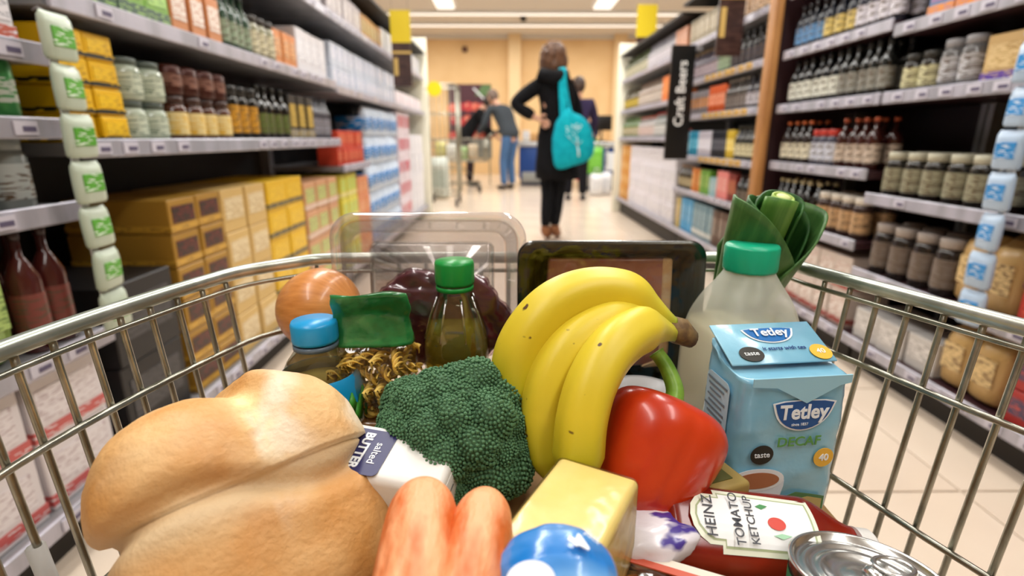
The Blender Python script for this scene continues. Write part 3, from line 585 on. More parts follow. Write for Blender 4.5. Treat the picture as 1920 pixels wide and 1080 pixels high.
# ------------------------------------------------------------------ bread
def build_loaf():
    n1, n2 = 150, 110; vs = []; cols = []
    Lx, Wy, H0, H1 = .076, .064, .088, .060
    for i in range(n1 + 1):
        ph = -math.pi / 2 + math.pi * i / n1
        for k in range(n2):
            a = 2 * math.pi * k / n2
            ca, sa, cp, sp = math.cos(a), math.sin(a), math.cos(ph), math.sin(ph)
            e = 3.6 if sp < 0 else 3.1; e2 = 4.5 if sp < 0 else 2.7
            q = (abs(ca) ** e + abs(sa) ** e) ** (-1 / e); q2 = (abs(cp) ** e2 + abs(sp) ** e2) ** (-1 / e2)
            x, y, z = ca * q * cp * q2, sa * q * cp * q2, sp * q2
            zz = z * (H1 if z > 0 else H0)
            over = 1.0 if z > 0 else .94 - .04 * z
            # pinch between the dome and the tin-shaped body
            pin = 1 - .12 * math.exp(-((zz + .006 + .01 * math.sin(x * 3.0)) / .0065) ** 2)
            X, Y = x * Lx * over * pin, y * Wy * over * pin
            p = Vector((X, Y, zz))
            slash = 0
            if z > -.02:
                dsl = (X + .008 + Y * .30) / .0095
                top = min(1, max(0, zz / .03))
                g = math.exp(-dsl ** 2) * top; gb = math.exp(-((dsl - 1.9) ** 2) / .8) * top
                zz += -.0060 * g + .0048 * gb - .004 * math.exp(-((dsl + 1.7) ** 2)) * top * 0
                bulge = math.sin(min(1, abs(X + .008) / Lx) * math.pi) * .003 * top
                zz += bulge; slash = math.exp(-((dsl + .45) / .75) ** 2) * top
            nz = noise.noise(p * 22) * .0030 + noise.noise(p * 60) * .0012 + noise.noise(p * 200) * .0003
            nn = Vector((x, y, z)); nn.normalize(); q3 = Vector((X, Y, zz)) + nn * nz
            vs.append(q3)
            fl_ = max(0, min(1, .5 + 1.6 * noise.noise(p * 28 + Vector((3, 1, 2))))) 
            cols.append((slash, max(0, min(1, (.5 + z * .9) * fl_ * (1.5 if X > .0 else .2))), math.exp(-((zz + .006) / .010) ** 2), 1))
    fs = [(i * n2 + k, i * n2 + (k + 1) % n2, (i + 1) * n2 + (k + 1) % n2, (i + 1) * n2 + k) for i in range(n1) for k in range(n2)]
    m = bpy.data.materials.new('bread_crust'); m.use_nodes = True; nt = m.node_tree; N = nt.nodes; b = N['Principled BSDF']
    at = N.new('ShaderNodeAttribute'); at.attribute_name = 'crust'; sp_ = N.new('ShaderNodeSeparateColor'); nt.links.new(at.outputs['Color'], sp_.inputs[0])
    tc = N.new('ShaderNodeTexCoord')
    def nz(sc, dt=4):
        n = N.new('ShaderNodeTexNoise'); n.inputs['Scale'].default_value = sc; n.inputs['Detail'].default_value = dt; nt.links.new(tc.outputs['Object'], n.inputs['Vector']); return n
    r = N.new('ShaderNodeValToRGB'); nt.links.new(nz(16).outputs[0], r.inputs[0])
    r.color_ramp.elements[0].position = .36; r.color_ramp.elements[0].color = rgb('#cf9450'); r.color_ramp.elements[1].position = .66; r.color_ramp.elements[1].color = rgb('#e6c088')
    def mix(fac, c1, c2):
        x = N.new('ShaderNodeMix'); x.data_type = 'RGBA'; nt.links.new(fac, x.inputs[0])
        nt.links.new(c1, x.inputs[6]) if not isinstance(c1, tuple) else setattr(x.inputs[6], 'default_value', c1)
        nt.links.new(c2, x.inputs[7]) if not isinstance(c2, tuple) else setattr(x.inputs[7], 'default_value', c2)
        return x.outputs[2]
    fm = N.new('ShaderNodeMath'); fm.operation = 'MULTIPLY'; fr_ = N.new('ShaderNodeValToRGB'); nt.links.new(nz(45, 8).outputs[0], fr_.inputs[0]); fr_.color_ramp.elements[0].position = .38; fr_.color_ramp.elements[1].position = .58; nt.links.new(sp_.outputs[1], fm.inputs[0]); nt.links.new(fr_.outputs[0], fm.inputs[1])
    c = mix(fm.outputs[0], r.outputs[0], rgb('#efdcc0'))
    mm = N.new('ShaderNodeMath'); mm.operation = 'MULTIPLY'; r2 = N.new('ShaderNodeValToRGB'); nt.links.new(nz(70).outputs[0], r2.inputs[0]); r2.color_ramp.elements[0].position = .35; r2.color_ramp.elements[1].position = .6
    nt.links.new(sp_.outputs[0], mm.inputs[0]); nt.links.new(r2.outputs[0], mm.inputs[1])
    c = mix(mm.outputs[0], c, rgb('#f6e2a4')); c = mix(sp_.outputs[2], c, rgb('#dcc096'))
    nt.links.new(c, b.inputs['Base Color']); b.inputs['Roughness'].default_value = .62
    bp = N.new('ShaderNodeBump'); bp.inputs['Strength'].default_value = .6; bp.inputs['Distance'].default_value = .0015
    nt.links.new(nz(260, 5).outputs[0], bp.inputs['Height']); nt.links.new(bp.outputs[0], b.inputs['Normal'])
    me = M().add(vs, fs).mesh('bread_loaf', m)
    ca_ = me.color_attributes.new('crust', 'FLOAT_COLOR', 'POINT'); ca_.data.foreach_set('color', np.array(cols, 'f').ravel())
    o = link('bread_loaf', me); return tag(o, 'large golden split-top tin loaf dusted with flour, at the left', 'bread')
loaf = build_loaf(); loaf.location = (-.163, .285, .690)
loaf.rotation_euler = Euler((R(-38), 0, R(43)), 'XYZ')

# ------------------------------------------------------------------ onion
def oriented(t, zdir, xdir=None):
    z = Vector(zdir).normalized(); x = Vector(xdir) if xdir else Vector((1, 0, 0)); x = (x - z * x.dot(z)).normalized(); y = z.cross(x)
    m = Matrix((x, y, z)).transposed().to_4x4(); m.translation = t.location; t.matrix_world = m; t.rotation_euler = m.to_euler(); return t
m_on = bpy.data.materials.new('onion_skin'); m_on.use_nodes = True
def onion_mat():
    nt = m_on.node_tree; N = nt.nodes; b = N['Principled BSDF']; tc = N.new('ShaderNodeTexCoord')
    sx = N.new('ShaderNodeSeparateXYZ'); nt.links.new(tc.outputs['Object'], sx.inputs[0])
    at = N.new('ShaderNodeMath'); at.operation = 'ARCTAN2'; nt.links.new(sx.outputs[1], at.inputs[0]); nt.links.new(sx.outputs[0], at.inputs[1])
    cb = N.new('ShaderNodeCombineXYZ'); nt.links.new(at.outputs[0], cb.inputs[0]); z_ = N.new('ShaderNodeMath'); z_.operation = 'MULTIPLY'; z_.inputs[1].default_value = 6; nt.links.new(sx.outputs[2], z_.inputs[0]); nt.links.new(z_.outputs[0], cb.inputs[1])
    n = N.new('ShaderNodeTexNoise'); n.inputs['Scale'].default_value = 9; n.inputs['Detail'].default_value = 3; nt.links.new(cb.outputs[0], n.inputs['Vector'])
    r = N.new('ShaderNodeValToRGB'); nt.links.new(n.outputs[0], r.inputs[0]); r.color_ramp.elements[0].position = .3; r.color_ramp.elements[0].color = rgb('#c27836'); r.color_ramp.elements[1].position = .7; r.color_ramp.elements[1].color = rgb('#dd9550')
    nt.links.new(r.outputs[0], b.inputs['Base Color']); b.inputs['Roughness'].default_value = .35; b.inputs['Coat Weight'].default_value = .25
onion_mat()
on = thing('onion', 'round brown-skinned onion at the rear left corner of the trolley', 'onion', W(598, 580, .515))
pr = [(.0, -.037), (.006, -.0385), (.02, -.034), (.033, -.02), (.0395, -.002), (.0385, .013), (.031, .027), (.018, .037), (.010, .042)]
pr = [tuple(p)[:2] for p in smooth_curve([(a, b, 0) for a, b in pr], 4)]
M().lathe(pr, 48).obj('bulb', m_on, on)
nk = M()
for k in range(7):
    a = k * .9; nk.tube([(0.004 * math.cos(a), .004 * math.sin(a), .038), (.004 * math.cos(a), .004 * math.sin(a), .048), (.008 * math.cos(a), .008 * math.sin(a), .056 + .003 * (k % 3))], [.0055, .0035, .001], 6)
nk.obj('neck', mat('dry_onion_neck', '#a8672c', .6, col2='#c98c4c', scale=90), on)
oriented(on, tuple(RT * .93 + UP * .02 - FW * .35), (0, 0, 1))

# ------------------------------------------------------------------ bottles in the trolley
m_clear = film('clear_plastic', '#f4f6f2', .06, .06)
jb = thing('juice_bottle', 'clear juice bottle with a blue cap, behind the bread', 'bottle', (W(590, 620, .42).x, W(590, 620, .42).y, .600))
M().lathe([(.030, 0), (.033, .004), (.033, .085), (.0335, .10), (.030, .116), (.023, .130), (.0165, .139), (.0155, .150)], 32, caps=True).obj('body', m_clear, jb)
M().lathe([(.0285, .004), (.031, .008), (.031, .09), (.0285, .110)], 28).obj('juice', mat('pale_juice', '#c9b060', .2, trans=.5, ior=1.2), jb)
M().lathe([(.0338, .012), (.0340, .085), (.0345, .10), (.0312, .116), (.0290, .1195)], 32, caps=False).obj('label', printed('#f2f2ee', '#d8dcd8', .2, 80), jb)
M().lathe([(.03465, .0885), (.0350, .10), (.0316, .1165), (.0294, .1197)], 32, caps=False).obj('blue_band', mat('label_blue', '#1795cf', .3), jb)
lf = M()
for k in range(9):
    a0 = R(-62 + k * 7.5); z0 = .094 + .006 * math.sin(k * 2.1)
    P = [(.0365 * math.cos(a), .0365 * math.sin(a), z) for a, z in ((a0, z0 - .012), (a0 + .12, z0), (a0 + .02, z0 + .010), (a0 - .1, z0))]
    lf.add([Vector(p) * 1 for p in P] + [Vector((p[0] * .96, p[1] * .96, p[2])) for p in P], [(0, 1, 2, 3), (7, 6, 5, 4), (0, 4, 5, 1), (1, 5, 6, 2), (2, 6, 7, 3), (3, 7, 4, 0)])
lf.obj('leaf_print', mat('label_green', '#3f8f2c', .4), jb)
M().ball((.0345 * math.cos(R(-75)), .0345 * math.sin(R(-75)), .092), .005, 2).obj('orange_print', mat('label_orange', '#ee8a22', .4), jb)
cp = M().lathe([(.0172, .146), (.0176, .148), (.0176, .160), (.0168, .1625), (0, .163)], 40, lobes=lambda a, z: 1 + .012 * math.cos(a * 40) * (z < .161)).obj('cap', mat('blue_cap', '#1f9ad6', .3), jb)
M().lathe([(.0174, .1405), (.0174, .1445)], 32).obj('cap_ring', mat('smoky_ring', '#5c6c7c', .3), jb)

ob = thing('oil_bottle', 'clear bottle of golden cooking oil with a green cap', 'bottle', (W(852, 510, .47).x, W(852, 510, .47).y, .588))
def oil_prof(off):
    p = [(.0265, 0), (.0295, .005)]
    for k in range(12): z = .012 + k * .0095; p += [(.0295, z), (.0285, z + .004), (.0295, z + .008)]
    p += [(.0298, .130), (.0285, .142), (.022, .163), (.0155, .178), (.0145, .184), (.0145, .192)]
    return [(max(.001, r - off), z) for r, z in p]
M().lathe(oil_prof(0), 40, sq=2.5).obj('body', film('clear_plastic_oil', '#f2f4e4', .10, .05), ob)
op = [q for q in oil_prof(.0012) if .004 < q[1] < .155] + [(.023, .155)]
M().lathe(op, 36, sq=2.5).obj('oil', mat('cooking_oil', '#e8d458', .03, trans=.75, ior=1.15), ob)
ld = M()
for k in range(8):
    a = R(45 * k + 22); ld.tube([(.0290 * math.cos(a), .0290 * math.sin(a), .140), (.0232 * math.cos(a), .0232 * math.sin(a), .160), (.0162 * math.cos(a), .0162 * math.sin(a), .177)], .0011, 6)
ld.obj('moulded_ribs', film('clear_rib', '#f4f6f0', .35, .1), ob)
M().lathe([(.0168, .188), (.0172, .19), (.0172, .206), (.0165, .2085), (0, .209)], 48, lobes=lambda a, z: 1 + .015 * math.cos(a * 36) * (z < .207)).obj('cap', mat('green_cap', '#12903c', .35), ob)
M().lathe([(.0166, .1825), (.0166, .1865)], 32).obj('cap_ring', mat('green_cap', '#12903c', .35), ob)

# milk
ml = thing('milk_bottle', 'translucent plastic bottle of milk with a turquoise green cap', 'bottle', (.2140, .455, .540), (0, 0, R(8)))
def milk_r(z):
    k = [(0, .040), (.006, .0445), (.02, .0455), (.15, .0455), (.185, .044), (.205, .041), (.225, .034), (.238, .0265), (.246, .0215), (.252, .0205), (.262, .0205)]
    return float(np.interp(z, _mz, _mr))
_mk = smooth_curve([(r, z, 0) for z, r in [(0, .040), (.006, .0445), (.02, .0455), (.08, .0455), (.15, .0455), (.185, .044), (.205, .041), (.225, .034), (.238, .0265), (.246, .0215), (.252, .0205), (.262, .0205)]], 8)
_mz = [p.y for p in _mk]; _mr = [p.x for p in _mk]
def milk_mesh(off, zmax, n=96, rows=90):
    vs = []; fs = []
    for i in range(rows + 1):
        z = zmax * i / rows
        for k in range(n):
            a = 2 * math.pi * k / n; e = 2 + 2.2 * max(0, min(1, (.235 - z) / .05))
            q = (abs(math.cos(a)) ** e + abs(math.sin(a)) ** e) ** (-1 / e)
            da = (a - R(-62) + math.pi) % (2 * math.pi) - math.pi
            hz = min(1, max(0, (z - .075) / .02)) * min(1, max(0, (.222 - z) / .03))
            gr = -.0085 * (math.exp(-((da - .34) / .13) ** 2) + math.exp(-((da + .34) / .13) ** 2)) * hz + .002 * math.exp(-(da / .2) ** 2) * hz
            r = milk_r(z) * q + gr - off; vs.append((r * math.cos(a), r * math.sin(a), z + (off if i == 0 else 0)))
    fs = [(i * n + k, i * n + (k + 1) % n, (i + 1) * n + (k + 1) % n, (i + 1) * n + k) for i in range(rows) for k in range(n)]
    fs.append(tuple(range(n - 1, -1, -1))); fs.append(tuple(rows * n + k for k in range(n)))
    return M().add(vs, fs)
m_hdpe = bpy.data.materials.new('cloudy_plastic'); m_hdpe.use_nodes = True
def hd():
    nt = m_hdpe.node_tree; N = nt.nodes; b = N['Principled BSDF']; b.inputs['Base Color'].default_value = rgb('#eef0e8'); b.inputs['Roughness'].default_value = .3
    tr = N.new('ShaderNodeBsdfTransparent'); tl = N.new('ShaderNodeBsdfTranslucent'); tl.inputs[0].default_value = rgb('#f0f2e8')
    a = N.new('ShaderNodeMixShader'); a.inputs[0].default_value = .4; nt.links.new(b.outputs[0], a.inputs[1]); nt.links.new(tl.outputs[0], a.inputs[2])
    c = N.new('ShaderNodeMixShader'); c.inputs[0].default_value = .42; nt.links.new(a.outputs[0], c.inputs[1]); nt.links.new(tr.outputs[0], c.inputs[2]); nt.links.new(c.outputs[0], N['Material Output'].inputs[0])
hd()
milk_mesh(0, .262).obj('body', m_hdpe, ml)
milk_mesh(.0015, .198, 72, 60).obj('milk', mat('milk_liquid', '#e9dfb4', .3, sss=.2), ml)
M().lathe([(.0222, .248), (.0226, .250), (.0226, .268), (.0216, .2705), (0, .271)], 60, lobes=lambda a, z: 1 + .010 * math.cos(a * 48) * (z < .269)).obj('cap', mat('turquoise_cap', '#0fae84', .35), ml)

# ------------------------------------------------------------------ pasta bag
pb = thing('pasta_bag', 'clear bag of spiral pasta with a folded green top', 'bag', (W(707, 680, .445).x, W(707, 680, .445).y, .588), (0, 0, R(6)))
fus = M()
def fusilli(L=.032, r=.0045):
    m_ = M(); n = 22
    for h in range(3):
        pts = []
        vs = []; 
        for i in range(n + 1):
            t_ = i / n; a = t_ * 10 + h * 2.094; z = (t_ - .5) * L
            vs += [(0, 0, z), (r * math.cos(a), r * math.sin(a), z + .0006), (r * math.cos(a), r * math.sin(a), z - .0006)]
        fs = []
        for i in range(n): b = i * 3; fs += [(b, b + 1, b + 4, b + 3), (b + 2, b, b + 3, b + 5), (b + 1, b + 2, b + 5, b + 4)]
        m_.add(vs, fs)
    return m_
fme = fusilli().mesh('pasta_spiral', mat('dry_pasta', '#e0b044', .5, col2='#ecc864', scale=120))
rr = random.Random(3)
for k in range(88):
    lay = k // 8; col_ = k % 8
    z = .016 + lay * .0125; xx = -.020 + (col_ % 4) * .0135 + rr.uniform(-.003, .003); yy = -.011 + (col_ // 4) * .022 + rr.uniform(-.003, .003)
    link('pasta_spiral', fme, pb, (xx, yy, z), (rr.uniform(0, 3), rr.uniform(.9, 2.2), rr.uniform(0, 3)))
def bagshape(W0, D0, H0, off=0, z0=0, z1=1, seed=1, n=40, rows=26, top=None):
    vs = []
    for i in range(rows + 1):
        t_ = z0 + (z1 - z0) * i / rows
        w_ = W0 * (1 - .10 * max(0, (t_ - .6) / .4)); d_ = D0 * (1 if t_ < .62 else max(.06, 1 - (t_ - .62) / .30)); d_ *= .8 + .2 * min(1, t_ / .06)
        for k in range(n):
            a = 2 * math.pi * k / n; q = (abs(math.cos(a)) ** 4 + abs(math.sin(a)) ** 4) ** -.25
            p = Vector((w_ / 2 * math.cos(a) * q, d_ / 2 * math.sin(a) * q, H0 * t_))
            nn = .0035 * noise.noise(p * 45 + Vector((seed, 0, 0))) + .0015 * noise.noise(p * 120)
            p += Vector((math.cos(a), math.sin(a), 0)) * (nn + off)
            if t_ > .8: p.y += -.05 * (t_ - .8) / .2 * .3 + .006 * math.sin(p.x * 120) * (t_ - .8) * 5 * .5
            vs.append(p)
    fs = [(i * n + k, i * n + (k + 1) % n, (i + 1) * n + (k + 1) % n, (i + 1) * n + k) for i in range(rows) for k in range(n)]
    fs.append(tuple(range(n - 1, -1, -1))); fs.append(tuple(rows * n + k for k in range(n)))
    return M().add(vs, fs)
bagshape(.062, .052, .195, 0, 0, .78, 1).obj('clear_film', film('pasta_film', '#fffef6', .05, .05, bump=.9, bscale=60), pb)
bagshape(.0625, .052, .195, .0006, .77, 1.0, 1, rows=16).obj('green_top', mat('green_foil', '#1d6b34', .22, col2='#2f8a4a', scale=40, bump=.8, bscale=70, coat=.4), pb)
bagshape(.063, .052, .195, .0007, .06, .46, 1, rows=14).obj('paper_label', film('label_film', '#d8b070', .08, .2, haze=.45, hazecol='#c98c50'), pb)

# ------------------------------------------------------------------ trays of meat at the far rim
def rrect(hw, hh, r, n=8):
    out = []
    for cx, cy, a0 in ((hw - r, hh - r, 0), (-hw + r, hh - r, 90), (-hw + r, -hh + r, 180), (hw - r, -hh + r, 270)):
        for k in range(n + 1): a = R(a0 + 90 * k / n); out.append((cx + r * math.cos(a), cy + r * math.sin(a)))
    return out
def tray(hw, hh, rc, steps, n=8):
    """steps: (inset, depth z); z towards the back"""
    vs = []; rings = []
    for ins, z in steps:
        pts = rrect(hw - ins, hh - ins, max(.004, rc - ins * .6), n); rings.append(len(vs)); vs += [(x, y, z) for x, y in pts]
    m_ = len(pts); fs = []
    for i in range(len(steps) - 1):
        for k in range(m_): fs.append((rings[i] + k, rings[i] + (k + 1) % m_, rings[i + 1] + (k + 1) % m_, rings[i + 1] + k))
    fs.append(tuple(rings[-1] + k for k in range(m_ - 1, -1, -1)))
    return M().add(vs, fs)
ct = thing('clear_meat_tray', 'empty-topped clear plastic tray standing against the far rim, holding dark red meat', 'tray', W(806, 556, .525))
steps = [(0, 0), (.001, -.0025), (.006, -.0025), (.009, .002), (.016, .014), (.022, .022), (.03, .0225), (.034, .026)]
tr_ = tray(.094, .082, .026, steps)
o = tr_.obj('tray_body', film('clear_tray_plastic', '#f6f3f2', .10, .07, haze=.13, hazecol='#f2eeee'), ct); o.modifiers.new('t', 'SOLIDIFY').thickness = .0006
oriented(ct, tuple(FW * .97 + Vector((0, 0, .22))), tuple(RT))
def blob(name, label_, loc, sx, sy, sz, m, nsc, amp, parent=None, seed=0, sub=5, flat=0):
    bm = bmesh.new(); bmesh.ops.create_icosphere(bm, subdivisions=sub, radius=1)
    for v in bm.verts:
        p = v.co.copy(); k = 1 + amp * noise.noise(p * nsc + Vector((seed, seed, 0))) + amp * .35 * noise.noise(p * nsc * 3)
        v.co = Vector((p.x * sx * k, p.y * sy * k, p.z * sz * k))
    me = bpy.data.meshes.new(name); bm.to_mesh(me); bm.free(); me.materials.append(m)
    for p in me.polygons: p.use_smooth = True
    return link(name, me, parent, loc)
m_liver = mat('dark_red_meat', '#63283a', .4, col2='#4a1a26', scale=25, bump=.1, bscale=50, coat=.15)
mt = thing('beef_joint', 'dark red raw meat wrapped in film, behind the green-capped oil bottle', 'meat', W(825, 600, .495))
blob('meat', '', (0, 0, 0), .062, .043, .013, m_liver, 1.5, .28, mt, 4)
fb = blob('cling_film', '', (0, 0, 0), .0645, .045, .0145, film('cling_film', '#f3e6ea', .05, .12, bump=.5, bscale=30), 1.5, .28, mt, 4)
oriented(mt, tuple(FW * .97 + Vector((0, 0, .2))), tuple(RT + UP * -.12))

bt = thing('black_meat_tray', 'black plastic tray of raw meat under film, standing behind the bananas', 'tray', W(1143, 600, .520))
steps = [(0, 0), (.001, -.003), (.007, -.003), (.010, .002), (.014, .020), (.019, .026), (.030, .027)]
o = tray(.0895, .077, .016, steps).obj('tray_body', mat('black_tray_plastic', '#16170f', .25, coat=.3, bump=.15, bscale=400), bt); o.modifiers.new('t', 'SOLIDIFY').thickness = .0008
m_pork = mat('pink_meat', '#8d5040', .35, col2='#a3695a', scale=28, bump=.2, bscale=60, coat=.3)
def slab(pts, th, m, name, parent, z):
    me = bpy.data.meshes.new(name); bm = bmesh.new(); vs = [bm.verts.new((x, y, 0)) for x, y in pts]; f = bm.faces.new(vs)
    r = bmesh.ops.extrude_face_region(bm, geom=[f]); 
    for v in r['geom']:
        if isinstance(v, bmesh.types.BMVert): v.co.z += th
    bmesh.ops.recalc_face_normals(bm, faces=bm.faces[:]); bmesh.ops.bevel(bm, geom=[e for e in bm.edges], offset=.003, segments=3, profile=.5, affect='EDGES')
    bm.to_mesh(me); bm.free(); me.materials.append(m)
    for p in me.polygons: p.use_smooth = True
    return link(name, me, parent, (0, 0, z))
slab([(-.060, -.06), (.055, -.06), (.057, .035), (.050, .047), (.025, .049), (.0, .043), (-.02, .045), (-.048, .043), (-.064, .02)], .016, m_pork, 'meat', bt, .004)
slab([(.049, -.06), (.060, -.06), (.0605, .035), (.054, .049), (.035, .051), (.034, .047), (.046, .041), (.0495, .03)], .017, mat('meat_fat', '#d2b08c', .45, col2='#c49a72', scale=60), 'fat_edge', bt, .0032)
slab([(-.067, -.03), (-.03, .0), (-.034, .048), (-.05, .046), (-.067, .03)], .017, mat('brown_rind', '#9a6838', .5, col2='#7c4c28', scale=50), 'rind', bt, .0033)
fm = tray(.089, .0765, .016, [(0, -.0040), (.004, -.0046), (.03, -.0015), (.06, -.001)]).obj('film_cover', film('tray_film', '#f0f0e8', .045, .10, bump=1.5, bscale=28), bt)
oriented(bt, tuple(FW * .96 + Vector((0, 0, .18))), tuple(RT))

# ------------------------------------------------------------------ leek
lk = thing('leek', 'trimmed dark green leek standing behind the milk bottle', 'leek', W(1424, 478, .508))
def leek_leaf(r0, r1, z1, ph, spl, m, tip, seed):
    n, rows = 44, 18; vs = []
    for i in range(rows + 1):
        t_ = i / rows
        for k in range(n + 1):
            u = k / n; a = ph + (u - .5) * 2 * math.pi * spl
            edge = 1 - abs(u - .5) * 2
            zt = -.10 + (z1 + .10 - tip * abs(math.cos((u - .5) * math.pi * 2.0)) * 0 - tip * (1 - math.sin(math.pi * u)) ** 1.3) * t_
            r = r0 + (r1 - r0) * max(0, t_ - .35) / .65
            e = 1.55; q = 1 / (abs(math.cos(a)) ** e + abs(math.sin(a)) ** e) ** (1 / e); q = .35 + .65 * q
            wob = 1 + .05 * noise.noise(Vector((a * 1.5, t_ * 3, seed)))
            vs.append((r * q * wob * math.cos(a) * 1.12, r * q * wob * math.sin(a) * .8, zt))
    fs = [(i * (n + 1) + k, i * (n + 1) + k + 1, (i + 1) * (n + 1) + k + 1, (i + 1) * (n + 1) + k) for i in range(rows) for k in range(n)]
    o = M().add(vs, fs).obj('leaf', m, lk); s_ = o.modifiers.new('t', 'SOLIDIFY'); s_.thickness = .0022; s_.offset = -1
    return o
mg1 = mat('leek_green', '#3f6a34', .42, col2='#527c40', scale=120, stretch=(1, 1, .06), bump=.4, bscale=240); mg2 = mat('leek_dark', '#255222', .45, col2='#356a2c', scale=120, stretch=(1, 1, .06), bump=.4, bscale=240)
mg3 = mat('leek_mid', '#4f8434', .45, col2='#6a9a44', scale=100, stretch=(1, 1, .08)); mg4 = mat('leek_pale', '#a8c860', .45, col2='#c4da84', scale=100, stretch=(1, 1, .1)); mg5 = mat('leek_heart', '#d8e49c', .5)
leek_leaf(.034, .0510, .050, R(20), .60, mg1, .055, 1); leek_leaf(.033, .0475, .060, R(185), .58, mg1, .055, 2)
leek_leaf(.030, .0400, .052, R(70), .62, mg2, .045, 3); leek_leaf(.027, .0330, .058, R(160), .60, mg2, .035, 4)
leek_leaf(.022, .0240, .062, R(70), .65, mg2, .015, 5); leek_leaf(.016, .017, .064, R(240), .7, mg3, .01, 6); leek_leaf(.010, .0115, .064, R(120), .85, mg4, .004, 7)
M().lathe([(.007, -.05), (.0075, .062), (.006, .0635), (0, .064)], 16).obj('heart', mg5, lk)
lk.rotation_euler = (R(18), R(3), R(10)); lk.scale = (.88, .88, .96)

# ------------------------------------------------------------------ broccoli
bc = thing('broccoli', 'large dark green broccoli head in the middle of the trolley', 'broccoli', W(858, 820, .385))
m_bud = mat('broccoli_bud', '#3d6443', .65, col2='#5f8c64', scale=35, lo=.35, hi=.65); m_bst = mat('broccoli_stalk', '#7fa048', .5, col2='#9ab85c', scale=60)
rb = random.Random(5); flo = []
for v_ in range(4):
    m_ = M(); Rf = .0165; rv = random.Random(v_)
    m_.ball((0, 0, 0), Rf * .90, 2)
    bmx = bmesh.new(); bmesh.ops.create_icosphere(bmx, subdivisions=1, radius=1); bvs = [v.co.copy() for v in bmx.verts]; bmx.verts.index_update(); bfs = [[v.index for v in f.verts] for f in bmx.faces]; bmx.free()
    n = 520
    for k in range(n):
        zz = 1 - 1.7 * (k + .5) / n; a = k * 2.39996; rad = math.sqrt(max(0, 1 - zz * zz)); dct = Vector((rad * math.cos(a), rad * math.sin(a), zz))
        sub_ = 1 + .10 * noise.noise(dct * 2.6 + Vector((v_ * 3, 0, 0))) + rv.uniform(-.035, .035)
        s_ = Rf * rv.uniform(.048, .078); c_ = dct * Rf * .93 * sub_
        m_.add([c_ + b * s_ for b in bvs], bfs, 0, False)
    flo.append(m_.mesh('floret', m_bud))
A, B_, Cc = .0555, .045, .046
pts = []
N_ = 44
for k in range(N_):
    zz = 1 - 1.35 * (k + .5) / N_; a = k * 2.39996; rad = math.sqrt(1 - zz * zz)
    d_ = Vector((rad * math.cos(a), rad * math.sin(a), zz))
    kk = 1 + .22 * noise.noise(d_ * 2.2 + Vector((9, 2, 1)))
    p = Vector((d_.x * A * kk, d_.y * B_ * kk, d_.z * Cc * kk)) * .80
    o = link('floret', flo[k % 4], bc, p); o.rotation_euler = d_.to_track_quat('Z', 'Y').to_euler(); sc = rb.uniform(.85, 1.3); o.scale = (sc, sc, sc)
M().ball((0, 0, -.002), .037, 3, sc=(1.05, .95, .95)).obj('shade_core', mat('broccoli_shadow', '#2c4a22', .8), bc)  # dark filler core: shade between the florets put into its colour
M().tube([(0, 0, -.02), (.002, .0, -.045), (.003, 0, -.06)], [.02, .014, .013], 14).obj('stalk', m_bst, bc)
for (px, py) in ((716, 812), (905, 893)):
    p = W(px, py, .345) - bc.location; o = M().tube([p + Vector((0, .008, -.006)), p + Vector((0, .002, 0)), p + Vector((.001, 0, .004))], [.002, .0022, .0012], 6).obj('yellow_shoot', m_bst, bc)
bc.rotation_euler = (R(18), 0, 0)

# ------------------------------------------------------------------ bananas
def banana_mat():
    m = bpy.data.materials.new('banana_skin'); m.use_nodes = True; nt = m.node_tree; N = nt.nodes; b = N['Principled BSDF']
    at = N.new('ShaderNodeAttribute'); at.attribute_name = 'along'; sp_ = N.new('ShaderNodeSeparateColor'); nt.links.new(at.outputs['Color'], sp_.inputs[0])
    r = N.new('ShaderNodeValToRGB'); nt.links.new(sp_.outputs[0], r.inputs[0]); e = r.color_ramp.elements
    e[0].position = 0; e[0].color = rgb('#7d8c1c'); e[1].position = 1; e[1].color = rgb('#8a9c2c')
    for p_, c_ in ((.12, '#b8b01c'), (.3, '#e0c92e'), (.8, '#e3cd38'), (.92, '#d2c434')): x = e.new(p_); x.color = rgb(c_)
    tc = N.new('ShaderNodeTexCoord'); n = N.new('ShaderNodeTexNoise'); n.inputs['Scale'].default_value = 75; n.inputs['Detail'].default_value = 2; nt.links.new(tc.outputs['Object'], n.inputs['Vector'])
    r2 = N.new('ShaderNodeValToRGB'); nt.links.new(n.outputs[0], r2.inputs[0]); r2.color_ramp.elements[0].position = .27; r2.color_ramp.elements[0].color = (1, 1, 1, 1); r2.color_ramp.elements[1].position = .30; r2.color_ramp.elements[1].color = (0, 0, 0, 1)
    x = N.new('ShaderNodeMix'); x.data_type = 'RGBA'; nt.links.new(r2.outputs[0], x.inputs[0]); nt.links.new(r.outputs[0], x.inputs[6]); x.inputs[7].default_value = rgb('#5c3c14')
    nt.links.new(x.outputs[2], b.inputs['Base Color']); b.inputs['Roughness'].default_value = .42; b.inputs['Subsurface Weight'].default_value = .08; b.inputs['Subsurface Radius'].default_value = (.01, .008, .002)
    return m
m_ban = banana_mat(); m_tip = mat('banana_tip', '#3c2a18', .7, col2='#5c4630', scale=80)
bb = thing('banana_bunch', 'bunch of three ripe yellow bananas joined at a brown stem', 'bananas', W(1285, 625, .405))
